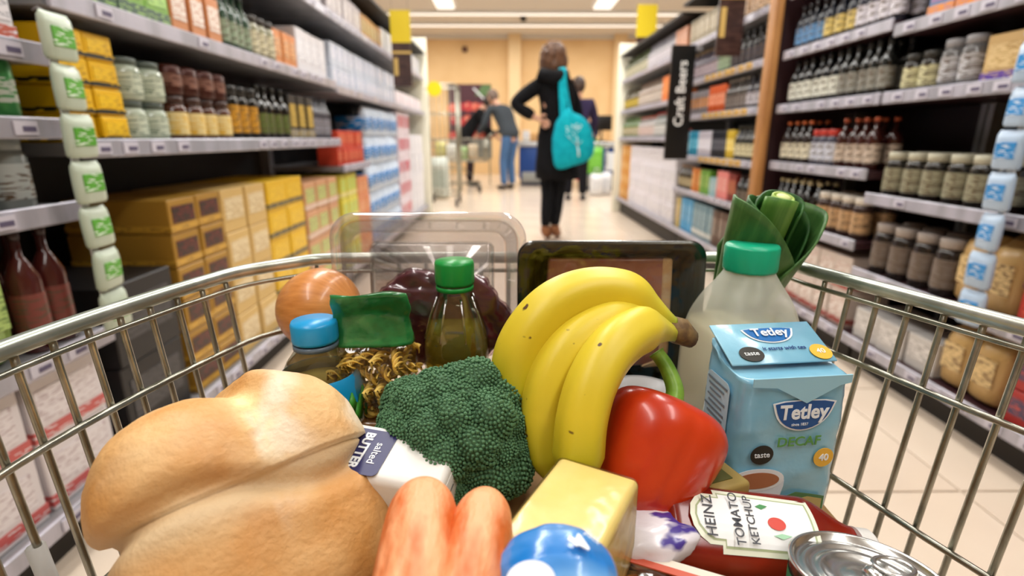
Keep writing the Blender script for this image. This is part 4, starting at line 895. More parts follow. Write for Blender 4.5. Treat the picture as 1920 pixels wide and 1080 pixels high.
def banana(px, rmax, spin):
    pts = smooth_curve([W(*p) - bb.location for p in px], 9); n_ = len(pts); rs = []
    for i in range(n_):
        t_ = i / (n_ - 1)
        body = min(1, (t_ / .14)) ** .55 if t_ < .14 else 1
        if t_ > .74: u = (t_ - .74) / .26; body = 1 - .66 * (u * u * (3 - 2 * u))
        rs.append(rmax * max(.2, body))
    o = M().tube(pts, rs, 30, sec=lambda a: 1 + .038 * math.cos(5 * (a + spin)) - .006 * math.cos(10 * (a + spin))).obj('banana', m_ban, bb)
    ca_ = o.data.color_attributes.new('along', 'FLOAT_COLOR', 'POINT'); ar = np.zeros((len(o.data.vertices), 4), 'f'); ar[:, 3] = 1
    for i in range(n_): ar[i * 30:(i + 1) * 30, 0] = i / (n_ - 1)
    ca_.data.foreach_set('color', ar.ravel())
    M().tube([pts[0] - (pts[1] - pts[0]).normalized() * .003, pts[0] + (pts[1] - pts[0]).normalized() * .003], [.0028, .0040], 8).obj('blossom_tip', m_tip, o)
banana([(985, 800, .395), (967, 735, .390), (972, 665, .388), (1003, 608, .388), (1050, 566, .392), (1110, 547, .398), (1170, 552, .402), (1215, 577, .403), (1262, 610, .404)], .0178, .2)
banana([(1062, 910, .375), (1030, 850, .375), (1018, 780, .374), (1033, 710, .374), (1070, 650, .378), (1125, 612, .386), (1190, 598, .395), (1262, 616, .405)], .0162, .5)
banana([(1080, 925, .347), (1085, 855, .345), (1092, 785, .346), (1112, 715, .350), (1147, 656, .359), (1190, 622, .374), (1225, 617, .388), (1264, 626, .402)], .0168, .9)
st = [W(1250, 612, .404), W(1276, 624, .405), W(1300, 640, .406)]
M().tube([p - bb.location for p in st], [.0085, .0105, .0065], 10, sec=lambda a: 1 + .12 * math.cos(3 * a)).obj('stem', mat('banana_stem', '#5c4426', .75, col2='#7c6238', scale=90, bump=.4, bscale=200), bb)

# ------------------------------------------------------------------ jar behind the pepper
jr = thing('glass_jar', 'glass jar with a white metal lid, between bananas and milk', 'jar', (W(1212, 715, .435).x, W(1212, 715, .435).y + .012, .588))
M().lathe([(.030, 0), (.034, .005), (.034, .085), (.031, .094)], 36).obj('glass', film('jar_glass', '#e6eadc', .12, .03), jr)
M().lathe([(.028, .003), (.032, .007), (.032, .080)], 32).obj('sauce', mat('brown_sauce', '#3f2a1c', .35, col2='#5a3c28', scale=60), jr)
M().lathe([(.0335, .0915), (.0345, .093), (.0345, .103), (.0325, .1055), (.030, .1045), (.0, .1045)], 48).obj('lid', mat('white_lid', '#c9ccd0', .25, .5), jr)

# ------------------------------------------------------------------ pepper
pp = thing('red_pepper', 'shiny red sweet pepper with a curved green stem', 'pepper', W(1226, 850, .372))
def lob(a, z):
    t_ = (z + .045) / .083; amp = .07 + .07 * max(0, 1 - t_)
    return 1 + amp * (abs(math.cos(1.5 * a + .4)) ** .8 - .6)
pr = [(0.004, -.046), (.014, -.047), (.024, -.041), (.031, -.028), (.0365, -.008), (.0405, .010), (.0405, .024), (.034, .034), (.024, .0365), (.013, .031), (.006, .028), (0, .028)]
pr = [tuple(p)[:2] for p in smooth_curve([(a, b, 0) for a, b in pr], 4)]
M().lathe([(max(0, a), b) for a, b in pr], 72, lobes=lob, sx=1.05, sy=.95).obj('flesh', mat('pepper_skin', '#b0240a', .28, col2='#cc3c14', scale=14, coat=.35), pp)
M().tube(smooth_curve([(0, 0, .024), (.001, .001, .034), (.000, .004, .048), (-.010, .007, .062), (-.022, .006, .070)], 5), [.0072 - .0001 * k for k in range(20)] + [.0062], 10, sec=lambda a: 1 + .08 * math.cos(5 * a)).obj('stem', mat('pepper_stem', '#6c9a2c', .4, col2='#8ab848', scale=60), pp)
M().lathe([(.006, .034), (.012, .0305), (.0155, .0335), (.012, .0345)], 20, lobes=lambda a, z: 1 + .15 * math.cos(5 * a)).obj('calyx', mat('pepper_stem', '#6c9a2c', .4), pp)
oriented(pp, tuple(RT * .42 + UP * .86 + FW * .30), (1, 0, 0))

# ------------------------------------------------------------------ tea packet
tp = thing('tea_packet', 'light blue packet of decaf tea bags in front of the milk', 'packet', (.204, .372, .606), (0, 0, R(6)))
def tea_mesh():
    n = 56; rows = 44; hw, hd_ = .0405, .0275; H = .150; vs = []
    for i in range(rows + 1):
        t_ = i / rows; z = H * t_
        for k in range(n):
            a = 2 * math.pi * (k + .5) / n; q = (abs(math.cos(a)) ** 9 + abs(math.sin(a)) ** 9) ** (-1 / 9)
            x, y = hw * math.cos(a) * q, hd_ * math.sin(a) * q
            zz = z
            if t_ > .86: # sloping fold at the top, rises to the back edge
                f = (y + hd_) / (2 * hd_); u = (t_ - .86) / .14
                zz = H * .86 + u * (.014 * f + .001); y = y + u * (hd_ * .75 - y) * .62; x *= 1 + .04 * u * (f > .5)
            p = Vector((x, y, zz)); d_ = .0014 * noise.noise(p * 55) + .0006 * noise.noise(p * 140)
            edge = .0018 * math.sin(t_ * math.pi)
            vs.append(p + Vector((math.cos(a), math.sin(a), 0)) * (d_ + edge))
    fs = [(i * n + k, i * n + (k + 1) % n, (i + 1) * n + (k + 1) % n, (i + 1) * n + k) for i in range(rows) for k in range(n)]
    fs.append(tuple(range(n - 1, -1, -1))); o = len(vs); 
    fs.append(tuple(rows * n + k for k in range(n)))
    return M().add(vs, fs)
tea_mesh().obj('packet_body', mat('light_blue_foil', '#8cc4dc', .24, col2='#7ab6d2', scale=18, coat=.5, bump=.5, bscale=38), tp)
flap = M().box((0, .009, .1385), (.083, .040, .0016), 0, .0006, 1); 
for i_, v in enumerate(flap.v): flap.v[i_] = (v[0], v[1], v[2] + (v[1] - .0) * .42)
flap.obj('top_fold', mat('light_blue_foil', '#8cc4dc', .24), tp)
m_navy = mat('logo_navy', '#0f4f94', .3); m_w = mat('logo_white', '#f0f6fa', .4); m_grn = mat('decaf_green', '#5a9a48', .4); m_blk = mat('badge_black', '#27251f', .4); m_yb = mat('badge_yellow', '#edb93c', .4); m_gry = mat('small_print', '#6c7c88', .5)
YF = -.0305; RX = (R(90), 0, 0)
def shield(s_): 
    out = [(-.027 * s_, .009 * s_), (-.018 * s_, .0108 * s_), (0, .0115 * s_), (.018 * s_, .0108 * s_), (.027 * s_, .009 * s_)]
    for k in range(1, 14): a = math.pi * k / 14; out.append((.0255 * s_ * math.cos(a) * (1 - .1 * math.sin(a)), .008 * s_ - .024 * s_ * math.sin(a) ** .8))
    return out[::-1]
disc('logo_border', shield(.90), m_w, tp, (.010, YF, .104), RX, .0003); disc('logo_shield', shield(.83), m_navy, tp, (.010, YF - .0004, .104), RX, .0003)
text('logo_lettering', 'Tetley', .0158, m_w, tp, (.010, YF - .0009, .1045), RX, sx=.92, bold=.0004)
text('small_lettering', 'since 1837', .0030, m_w, tp, (.008, YF - .0009, .0950), RX)
text('decaf_lettering', 'DECAF', .0105, m_grn, tp, (.010, YF - .0004, .0805), RX, sx=1.05, bold=.00015)
disc('round_badge', ell(.0088, .0078), m_blk, tp, (-.0175, YF - .0003, .0715), RX); text('badge_lettering', 'taste', .0062, m_w, tp, (-.0175, YF - .0009, .0715), RX)
disc('round_badge', ell(.0078, .0078), m_yb, tp, (.0315, YF - .0003, .0660), RX); text('badge_lettering', '40', .0075, m_w, tp, (.0315, YF - .0009, .0660), RX, bold=.0002)
# cup of tea print
disc('cup_print', [(-.021, .011), (-.0225, .0), (-.017, -.016), (-.006, -.0215), (.010, -.020), (.0195, -.008), (.022, .004), (.022, .009)][::-1], mat('cup_white', '#dfe8f2', .4), tp, (-.0190, YF - .0002, .040), RX)
disc('cup_rim_print', ell(.0215, .0095), m_w, tp, (-.0190, YF - .0006, .0505), RX, .0002); disc('tea_print', ell(.0175, .0068), mat('tea_brown', '#b0704c', .35), tp, (-.0190, YF - .0010, .0502), RX, .0002)
# plain green and blue swash standing in for the packet's illustration
disc('landscape_print', [(-.020, -.016), (.024, -.016), (.024, -.004), (.012, -.001), (.0, .0015), (-.012, -.003), (-.020, -.009)], mat('hill_green', '#4a7a4c', .4), tp, (.014, YF - .0002, .036), RX, .0002)
disc('landscape_print', [(-.016, -.010), (.02, -.010), (.02, .0), (.008, .003), (-.006, .0)], mat('hill_tan', '#b8a468', .4), tp, (.016, YF - .0005, .030), RX, .0002)
# top fold print (slope about 23 degrees)
RS = (math.atan(.42), 0, 0)
def onflap(y): return .1387 + .0012 + y * .42
disc('logo_border', [(x, y * .75) for x, y in shield(.80)], m_w, tp, (.002, .0160, onflap(.0160)), RS, .0002); disc('logo_shield', [(x, y * .75) for x, y in shield(.73)], mat('logo_blue', '#1c6cb4', .3), tp, (.002, .0160, onflap(.0160) + .0004), RS, .0002)
text('logo_lettering', 'Tetley', .0115, m_w, tp, (.002, .0160, onflap(.0160) + .0016), RS, bold=.0002)
text('slogan_lettering', 'it starts with tea', .0052, mat('slogan_navy', '#2c4c8c', .4), tp, (.006, .0015, onflap(.0015) + .0004), RS)
disc('round_badge', ell(.0095, .0075), m_blk, tp, (-.0225, -.003, onflap(-.003) + .0002), RS); text('badge_lettering', 'taste', .006, m_w, tp, (-.0225, -.003, onflap(-.003) + .0008), RS)
disc('round_badge', ell(.0082, .0078), m_yb, tp, (.0325, -.0035, onflap(-.0035) + .0002), RS); text('badge_lettering', '40', .007, m_w, tp, (.0325, -.0035, onflap(-.0035) + .0008), RS)
# small print on the left side
XS = -.0432; RL = (R(90), 0, R(-90))
disc('info_panel', rrect(.017, .042, .006)[::-1], mat('panel_pale', '#b4d2e2', .4), tp, (XS, .002, .078), RL, .0003)
for k in range(17): M().box((XS - .0008, .002 + (k % 3) * .001, .115 - k * .0046), (.0003, .029 - (k * 7 % 5) * .003, .0016), 0).obj('print_line', m_gry, tp)
disc('fold_point', [(-.036, 0), (-.018, -.0015), (.006, -.0145), (.030, -.0015), (.038, 0), (.038, .006), (-.036, .006)], mat('light_blue_sheen', '#98cce2', .2, coat=.5), tp, (0, YF - .0002, .1265), RX, .0012)

for c_ in tp.children:
    if c_.location.y < YF + .001 and c_.name.split('.')[0] != 'fold_point': c_.location.x -= .0045

# ------------------------------------------------------------------ ketchup bottle lying on its back
kt = thing('ketchup_bottle', 'red squeezy bottle of tomato ketchup lying on its side before the tea', 'bottle', W(1384, 1006, .345))
vs = []; nk_, rows = 40, 60; LK = .148
for i in range(rows + 1):
    t_ = i / rows; x = (t_ - .42) * LK
    w_ = min(1, (t_ / .07)) ** .5 * (1 - .10 * math.sin(min(1, t_ / .8) * math.pi) ** 2 * .3)
    if t_ > .72: u = (t_ - .72) / .28; w_ *= 1 - .52 * u * u * (3 - 2 * u)
    for k in range(nk_):
        a = 2 * math.pi * k / nk_; q = (abs(math.cos(a)) ** 2.9 + abs(math.sin(a)) ** 2.9) ** (-1 / 2.9)
        vs.append((x, .0325 * w_ * math.cos(a) * q, .0235 * w_ * math.sin(a) * q))
fs = [(i * nk_ + k, (i + 1) * nk_ + k, (i + 1) * nk_ + (k + 1) % nk_, i * nk_ + (k + 1) % nk_) for i in range(rows) for k in range(nk_)]
fs.append(tuple(range(nk_))); fs.append(tuple(rows * nk_ + k for k in range(nk_ - 1, -1, -1)))
M().add(vs, fs).obj('body', mat('ketchup_red', '#76190e', .2, col2='#8c2412', scale=12, coat=.25), kt)
M().lathe([(.0165, .083), (.016, .084), (.016, .093), (.0145, .095)], 28, T=Matrix.Rotation(R(90), 4, 'Y')).obj('cap', mat('white_cap', '#e8e6e2', .3), kt)
def keyst(s_):
    return [(-.030 - .012, 0.0), (-.0405, .008), (-.036, .0145), (-.030, .0185), (-.0215, .0185), (-.0215, .0225), (-.0215, .0235), (.047, .0215), (.047, -.0215), (-.0215, -.0235), (-.0215, -.0185), (-.030, -.0185), (-.036, -.0145), (-.0405, -.008)][::-1]
def curve_up(o, r=.13):
    for v in o.data.vertices: v.co.z += -v.co.y * v.co.y / (2 * .045)
def kd(name, pts, m, z): 
    # finely cut so that it can follow the bottle's rounding
    bm = bmesh.new(); f = bm.faces.new([bm.verts.new((x, y, 0)) for x, y in pts]); bmesh.ops.recalc_face_normals(bm, faces=[f])
    for yy in np.arange(-.02, .0201, .005): 
        g = bm.verts[:] + bm.edges[:] + bm.faces[:]; bmesh.ops.bisect_plane(bm, geom=g, plane_co=(0, yy, 0), plane_no=(0, 1, 0))
    me = bpy.data.meshes.new(name); bm.to_mesh(me); bm.free(); me.materials.append(m); o = link(name, me, kt, (0, 0, z)); curve_up(o); return o
kd('label', keyst(1), mat('label_cream', '#e8ecd8', .35), .0257)
ins = [(x * .93 + .0005, y * .86) for x, y in keyst(1)]; kd('label_green_line', ins, mat('label_pale_green', '#a8b48a', .4), .0259)
ins = [(x * .90 + .0005, y * .80) for x, y in keyst(1)]; kd('label_white', ins, mat('label_white', '#f0f2f2', .35), .0261)
def kt_text(s_, size, x, m): o = text('label_lettering', s_, size, m, kt, (x, 0, .0264), (0, 0, R(90)), ex=0, bold=.0001); 
m_ink = mat('label_ink', '#3a3c44', .5)
kt_text('HEINZ', .0105, -.0285, m_ink); kt_text('TOMATO', .0090, -.0095, m_ink); kt_text('KETCHUP', .0080, .0005, m_ink)
disc('tomato_print', ell(.0062, .0046), mat('tomato_red', '#d04030', .35), kt, (.018, -.001, .0263), (0, 0, 0), .0002)
disc('leaf_print', [(-.004, 0), (0, -.002), (.005, .001), (0, .002)], mat('leaf_green', '#3c8c4c', .4), kt, (.010, .011, .0252), (0, 0, 0), .0002)
disc('leaf_print', [(-.006, 0), (0, -.002), (.007, .001), (0, .002)], mat('leaf_pale', '#9ccca8', .4), kt, (.020, -.0095, .0256), (0, 0, 0), .0002)
oriented(kt, tuple(Vector((.05, -.42, .9))), tuple(Vector((.99, -.10, -.03)))); kt.scale = (.88, .88, .88)

# ------------------------------------------------------------------ tin can with ring pull
tn = thing('tin_can', 'steel food tin with a ring pull lid at the front right', 'can', W(1628, 1072, .290))
m_tin = mat('tin_steel', '#c8c8c6', .22, .95); rt_ = .0378
pr = [(rt_ - .001, -.105), (rt_, -.103), (rt_, -.004), (rt_ + .0012, -.0015), (rt_ + .0012, 0), (rt_, .0008), (rt_ - .0015, 0), (rt_ - .002, -.0035), (rt_ - .005, -.0038), (rt_ - .006, -.0028), (rt_ - .0085, -.0028), (rt_ - .0095, -.004), (rt_ - .013, -.0040), (rt_ - .014, -.003), (rt_ - .0165, -.003), (rt_ - .0175, -.0042), (.010, -.0042), (.009, -.0036), (0, -.0036)]
M().lathe(pr, 72).obj('body', m_tin, tn)
M().lathe([(rt_ + .0004, -.100), (rt_ + .0004, -.009)], 48, caps=False).obj('paper_label', mat('tin_label_green', '#2f8a5c', .4), tn)
rg = M()
rp_ = [(.020 + .009 * math.cos(a) * 1.15 - .004, .0085 * math.sin(a), .0005 + .002 * 0) for a in [2 * math.pi * k / 24 for k in range(24)]]
rg.tube(rp_, .0016, 8, closed=True, flat=.6); rg.tube([(.008, 0, -.0015), (.004, 0, -.002), (-.001, 0, -.0028)], [.005, .0055, .003], 10, flat=.3)
rg.ball((.003, 0, -.002), .003, 2, sc=(1, 1, .5))
r_o = rg.obj('ring_pull', m_tin, tn); r_o.rotation_euler = (0, 0, R(8)); r_o.location = (.002, .003, 0)
oriented(tn, (.06, .16, 1), (1, 0, 0))

# ------------------------------------------------------------------ cheese
ch = thing('cheese_block', 'pale yellow block of cheddar cheese in the middle front', 'cheese', (.034, .2405, .6825), (0, 0, R(-29)))
cm = M().box((0, 0, 0), (.050, .084, .058), 0, .0045, 4)
for i_, v in enumerate(cm.v):
    p = Vector(v); cm.v[i_] = tuple(p + Vector((noise.noise(p * 40), noise.noise(p * 40 + Vector((5, 0, 0))), noise.noise(p * 40 + Vector((0, 7, 0))))) * .0008)
cm.obj('cheese', mat('cheddar', '#f0dc98', .42, col2='#ead488', scale=26, bump=.15, bscale=120, sss=.15), ch)
cm2 = M().box((0, 0, 0), (.0512, .0852, .0592), 0, .0048, 4).obj('film_wrap', film('cheese_film', '#fffdf4', .025, .2, bump=.5, bscale=40), ch)

# ------------------------------------------------------------------ carrots
m_car = mat('carrot_skin', '#cc6224', .5, col2='#f0a878', scale=70, lo=.38, hi=.6, bump=1, bscale=160, stretch=(1, 1, .35))
def carrot(label, far, near, r, seed):
    a, b = W(*far), W(*near); d_ = (b - a); L = .17; t = thing('carrot', label, 'carrot', a, group=None)
    prof = [(0, 0), (.30, .0012), (.62, .005), (.86, .013), (.97, .024), (1.0, .040), (.98, .075), (.88, .11), (.70, .14), (.45, .16), (.15, .168), (0, .170)]
    prof = [tuple(p)[:2] for p in smooth_curve([(x * r, y, 0) for x, y in prof], 14)]
    vs_m = M().lathe([(max(0, x), y) for x, y in prof], 40)
    for i_, v in enumerate(vs_m.v):
        p = Vector(v); k = 1 + .03 * noise.noise(p * 30 + Vector((seed, 0, 0))) + .016 * noise.noise(Vector((math.atan2(p.y, p.x) * .8, seed, p.z * 300)))
        vs_m.v[i_] = (p.x * k, p.y * k, p.z)
    vs_m.obj('root', m_car, t); oriented(t, tuple(d_)); return t
carrot('thicker orange carrot beside the bread', (798, 915, .285), (772, 1150, .212), .0182, 1)
carrot('slimmer orange carrot with pale streaks, next to the cheese', (914, 930, .280), (868, 1150, .212), .0155, 5)

# ------------------------------------------------------------------ butter pack, bread bag, biscuits
bu = thing('butter_pack', 'white paper wrapped pack with a navy label, between bread and broccoli', 'packet', (-.078, .303, .684), (R(12), R(3), R(-13)))
M().box((0, 0, 0), (.090, .044, .052), 0, .006, 4).obj('wrapper', mat('white_waxed_paper', '#ecebe6', .35, bump=.3, bscale=50), bu)
disc('navy_label', rrect(.022, .0185, .004), mat('label_navy', '#2c2c5c', .4), bu, (-.018, -.003, .0264), (0, 0, 0), .0003)
text('label_lettering', 'BUTTER', .0085, m_w, bu, (-.014, -.003, .0269), (0, 0, R(-90)), bold=.0003); text('label_lettering', 'salted', .0075, m_w, bu, (-.004, -.004, .0269), (0, 0, R(-90)))
M().box((.0452, 0, 0), (.0008, .030, .040), 0, .0003, 1).obj('folded_end', mat('paper_fold', '#d8d6d0', .5), bu)
M().box((.0456, -.008, .01), (.0008, .012, .001), 0).obj('fold_crease', mat('crease_grey', '#6c6a66', .6), bu)
M().box((.039, .003, -.0265), (.012, .040, .004), 0).obj('yellow_edge', mat('label_yellow', '#e8c820', .4), bu)

bg = thing('bread_roll_bag', 'blue and white plastic bag with a white number four, at the bottom edge', 'bag', W(1045, 1088, .226))
o = blob('bag_film', '', (0, 0, 0), .026, .023, .017, mat('blue_plastic_bag', '#1e78c8', .22, col2='#7cb4e8', scale=9, coat=.4, bump=.6, bscale=40, stretch=(1, 3, 1)), 1.5, .06, bg, 2)
disc('white_panel', ell(.010, .008), mat('bag_white', '#eef2f6', .35), bg, (-.012, -.008, .0152), (R(6), R(-9), 0), .0006)
num = text('number_lettering', '4', .012, m_w, bg, (0, 0, 0), (0, 0, 0), ex=.0003, bold=.0005)
sml = text('small_lettering', 'pack', .004, m_w, bg, (0, 0, 0), (0, 0, 0), ex=.0002)
for o_, cx, cy, ang in ((num, .0085, .0075, R(-115)), (sml, .0150, .0105, R(-40))):
    for v in o_.data.vertices:   # wrapped onto the rounded bag
        x_, y_ = v.co.x * math.cos(ang) - v.co.y * math.sin(ang) + cx, v.co.x * math.sin(ang) + v.co.y * math.cos(ang) + cy
        v.co = (x_, y_, v.co.z + .0194 * math.sqrt(max(.02, 1 - (x_ / .0285) ** 2 - (y_ / .0255) ** 2)))
oriented(bg, tuple(Vector((0, -.35, 1))), (1, 0, 0))

bk = thing('biscuit_packet', 'clear and red striped packet of golden biscuits, below the ketchup', 'packet', (.085, .235, .603), (0, 0, R(-24)))
for k in range(4):
    M().lathe([(.024, 0), (.026, .0015), (.026, .0055), (.024, .007), (0, .0072)], 30, T=Matrix.Translation((-.032 + k * .0185, 0, .028)) @ Matrix.Rotation(R(62), 4, 'Y') ).obj('biscuit', mat('golden_biscuit', '#c98a44', .7, col2='#dba864', scale=90, bump=.5, bscale=200), bk)
M().box((0, 0, .031), (.10, .060, .054), 0, .012, 4).obj('film_wrap', film('biscuit_film', '#fbf6ee', .08, .1, bump=1, bscale=50), bk)
M().box((0, .016, .0583), (.078, .005, .0008), 0).obj('red_stripe', mat('stripe_red', '#c8563c', .4), bk)
M().box((0, .0215, .0578), (.078, .006, .0008), 0).obj('white_panel', mat('panel_cream', '#e2d8c8', .4), bk)
pk = thing('crisp_packet', 'white packet with purple swirls between the cheese and the ketchup', 'packet', W(1216, 1004, .340), (R(-20), 0, R(10)))
o = blob('packet_body', '', (0, 0, 0), .036, .028, .017, mat('white_foil_purple', '#e6e2ea', .25, col2='#4a3a94', scale=26, lo=.52, hi=.58, stretch=(1, 2.5, 1), coat=.4, bump=.4, bscale=50), 2, .12, pk, 8, 4)
tb = thing('brown_paper_box', 'small tan paper box wedged between the pepper and the tea', 'box', W(1318, 925, .375), (0, 0, R(20)))
M().box((0, 0, 0), (.05, .035, .03), 0, .003, 2).obj('body', mat('tan_paper', '#a08a4c', .5), tb)
M().box((0, 0, .0153), (.03, .02, .0006), 0).obj('label', mat('olive_print', '#5c5c28', .5), tb)

# ------------------------------------------------------------------ people and the checkout area
def PY(px, py, Y):
    v = FW + RT * ((px - 960) / 1000) + UP * ((540 - py) / 1000); return CC + v * (Y / v.y)
def ringloft(rings, n=28, cap=False):
    """rings: (x, y, z, half width, half depth)"""
    vs = []
    for (x, y, z, a_, b_) in rings: vs += [(x + a_ * math.cos(2 * math.pi * k / n), y + b_ * math.sin(2 * math.pi * k / n), z + .0) for k in range(n)]
    fs = [(i * n + k, i * n + (k + 1) % n, (i + 1) * n + (k + 1) % n, (i + 1) * n + k) for i in range(len(rings) - 1) for k in range(n)]
    if cap: fs.append(tuple(range(n - 1, -1, -1))); fs.append(tuple((len(rings) - 1) * n + k for k in range(n)))
    return M().add(vs, fs)
def fabric(name, c1, c2, sc=30): return mat(name, c1, .85, col2=c2, scale=sc, bump=.4, bscale=sc * 2, spec=.2)
m_skin = mat('skin_tone', '#c99a80', .55, sss=.1); m_hair = mat('brown_hair', '#4a3020', .5, col2='#6c4a32', scale=60, stretch=(1, 1, .15), bump=.6, bscale=90)
m_eye = mat('eye_dark', '#241a16', .3)
def hand(parent, wrist, dirv, side=(0, 0, 1), sc=1.0, m=None):
    """palm with four fingers of different lengths, a little curled, and a thumb from the side of the palm"""
    d = Vector(dirv).normalized(); s_ = Vector(side); s_ = (s_ - d * s_.dot(d)).normalized(); nrm = d.cross(s_); w = Vector(wrist); h = M()
    h.tube([w, w + d * .03 * sc, w + d * .08 * sc], [.022 * sc, .030 * sc, .032 * sc], 10, flat=.6)
    for k, L in enumerate((.062, .072, .068, .052)):
        b = w + d * .075 * sc + s_ * ((1.5 - k) * .018 * sc)
        h.tube([b, b + d * L * .45 * sc + nrm * .004, b + d * L * .8 * sc + nrm * .016 * sc, b + d * L * .95 * sc + nrm * .026 * sc], [.0095 * sc, .009 * sc, .008 * sc, .006 * sc], 7)
    b = w + d * .025 * sc + s_ * .026 * sc; h.tube([b, b + s_ * .022 * sc + d * .018 * sc, b + s_ * .034 * sc + d * .042 * sc], [.012 * sc, .0105 * sc, .008 * sc], 7)
    return h.obj('hand', m or m_skin, parent)
def head(parent, c, face, tilt=(0, 0, 1), r=.1):
    """egg shaped head with face; face = direction it looks"""
    f = Vector(face).normalized(); u = Vector(tilt).normalized(); f = (f - u * f.dot(u)).normalized(); x = f.cross(u); c = Vector(c)
    T = Matrix((x, f, u)).transposed().to_4x4(); T.translation = c
    h = M().ball((0, 0, 0), r, 3, sc=(.76, .92, 1.12)); h.ball((0, .035 * r / .1, -.055 * r / .1), r * .55, 2, sc=(.9, .95, .9))
    h.ball((0, .094 * r / .1, -.012), .014, 1, sc=(.7, 1, 1.5)); h.tube([(0, -.01, -.08), (0, -.02, -.16)], [.05, .055], 12)
    for s_ in (-1, 1): h.ball((s_ * .076 * r / .1, 0, -.005), .02, 1, sc=(.4, .8, 1.4))
    h.v = [tuple(T @ Vector(v)) for v in h.v]; o = h.obj('head', m_skin, parent)
    e = M()
    for s_ in (-1, 1): e.ball((s_ * .030, .086 * r / .1, .012), .009, 1, sc=(1.2, .6, .7))
    e.v = [tuple(T @ Vector(v)) for v in e.v]; e.obj('eyes', m_eye, o)
    mo = M().box((0, .086 * r / .1, -.052), (.036, .012, .008), 0, .003, 1); mo.v = [tuple(T @ Vector(v)) for v in mo.v]; mo.obj('mouth', mat('lips', '#8c4a40', .5), o)
    return o, T

# the woman in the black coat
YW = 4.8; wp = PY(1030, 449, YW)
wm = thing('person', 'woman in a black hooded coat with hand on hip and turquoise bag, seen from behind', 'person', (wp.x, YW, 0))
def L_(px, py, dy=0): p = PY(px, py, YW); return Vector((p.x - wp.x, dy, p.z))
m_coat = fabric('black_coat', '#0b0b0d', '#121215'); m_leg = fabric('black_leggings', '#0c0d10', '#15161a')
J = {'pelvis': (L_(1044, 268), (.14, .11)), 'waist': (L_(1042, 228), (.11, .09)), 'chest': (L_(1040, 178, .01), (.15, .10)), 'neck': (L_(1038, 140, .0), (.055, .055)), 'head': (L_(1040, 112, .02), (.07, .08)),
     'hl': (L_(1030, 282), .09), 'kl': (L_(1027, 370, -.01), .056), 'al': (L_(1022, 428, .0), .036), 'hr': (L_(1056, 282), .09), 'kr': (L_(1046, 370, .03), .056), 'ar': (L_(1041, 428, .06), .036),
     'sl': (L_(1012, 156), .055), 'el': (L_(962, 197, -.06), .042), 'wl': (L_(1008, 224, -.10), .028), 'sr': (L_(1066, 158), .055), 'er': (L_(1084, 212, .08), .042), 'wr': (L_(1074, 240, .24), .028)}
Bn = [('pelvis', 'waist'), ('waist', 'chest'), ('chest', 'neck'), ('neck', 'head'), ('pelvis', 'hl'), ('hl', 'kl'), ('kl', 'al'), ('pelvis', 'hr'), ('hr', 'kr'), ('kr', 'ar'), ('chest', 'sl'), ('sl', 'el'), ('el', 'wl'), ('chest', 'sr'), ('sr', 'er'), ('er', 'wr')]
skin('body', J, Bn, m_skin, wm)
hd_c = L_(1040, 108, .03); head(wm, hd_c, (.75, .66, 0), r=.098)
# coat: lofted body, flared skirt
rg_ = []
for (py, x0, x1, dp, dy) in ((137, 1022, 1052, .07, 0), (144, 1008, 1062, .10, 0), (153, 1002, 1072, .12, 0), (170, 1007, 1076, .13, .0), (200, 1012, 1076, .125, 0), (228, 1013, 1074, .125, 0), (255, 1009, 1078, .15, 0), (285, 1005, 1082, .17, 0), (312, 1004, 1084, .18, 0), (334, 1004, 1086, .185, 0), (335, 1008, 1082, .17, 0)):
    a_, b_ = L_(x0, py), L_(x1, py); rg_.append(((a_.x + b_.x) / 2, dy, a_.z, (b_.x - a_.x) / 2, dp))
cm_ = ringloft([tuple(r) for r in [(a, b, c, d, e) for a, b, c, d, e in rg_]][::-1], 48)
cm_.v = [tuple(Vector(v) * 1 + Vector((noise.noise(Vector(v) * 7), noise.noise(Vector(v) * 7 + Vector((4, 0, 0))), 0)) * .014 + Vector((0, 0, 0))) for v in cm_.v]
cm_.obj('coat', m_coat, wm)
for nm, jj, rr_ in (('l', ('sl', 'el', 'wl'), (.074, .062, .05)), ('r', ('sr', 'er', 'wr'), (.074, .062, .05))):
    p0, p1, p2 = [J[k][0] for k in jj]; e2 = p1 + (p2 - p1) * .88
    skin('sleeve', {'c': (J['chest'][0] + (p0 - J['chest'][0]) * .55 + Vector((0, 0, .03)), .07), 'a': (p0 + Vector((0, 0, -.012)), rr_[0]), 'm': ((p0 + p1) / 2, .066), 'b': (p1, rr_[1]), 'd': (e2, rr_[2])}, [('c', 'a'), ('a', 'm'), ('m', 'b'), ('b', 'd')], m_coat, wm)
hand(wm, L_(1004, 221, -.115), (L_(1022, 234, -.15) - L_(1004, 221, -.115)), (0, .0, 1), 1.0)
hand(wm, J['wr'][0], (-.1, .9, .2), (1, 0, 0), .9)
hood = M()
hood.tube([L_(1012, 152, -.04), L_(1016, 142, -.09), L_(1036, 150, -.16), L_(1056, 143, -.09), L_(1062, 152, -.03)], [.04, .055, .062, .052, .036], 14); hood.obj('hood', m_coat, wm)
skin('collar', {'a': (L_(1022, 142, .04), .055), 'b': (L_(1038, 150, -.06), .07), 'c': (L_(1054, 142, .04), .055)}, [('a', 'b'), ('b', 'c')], m_coat, wm)
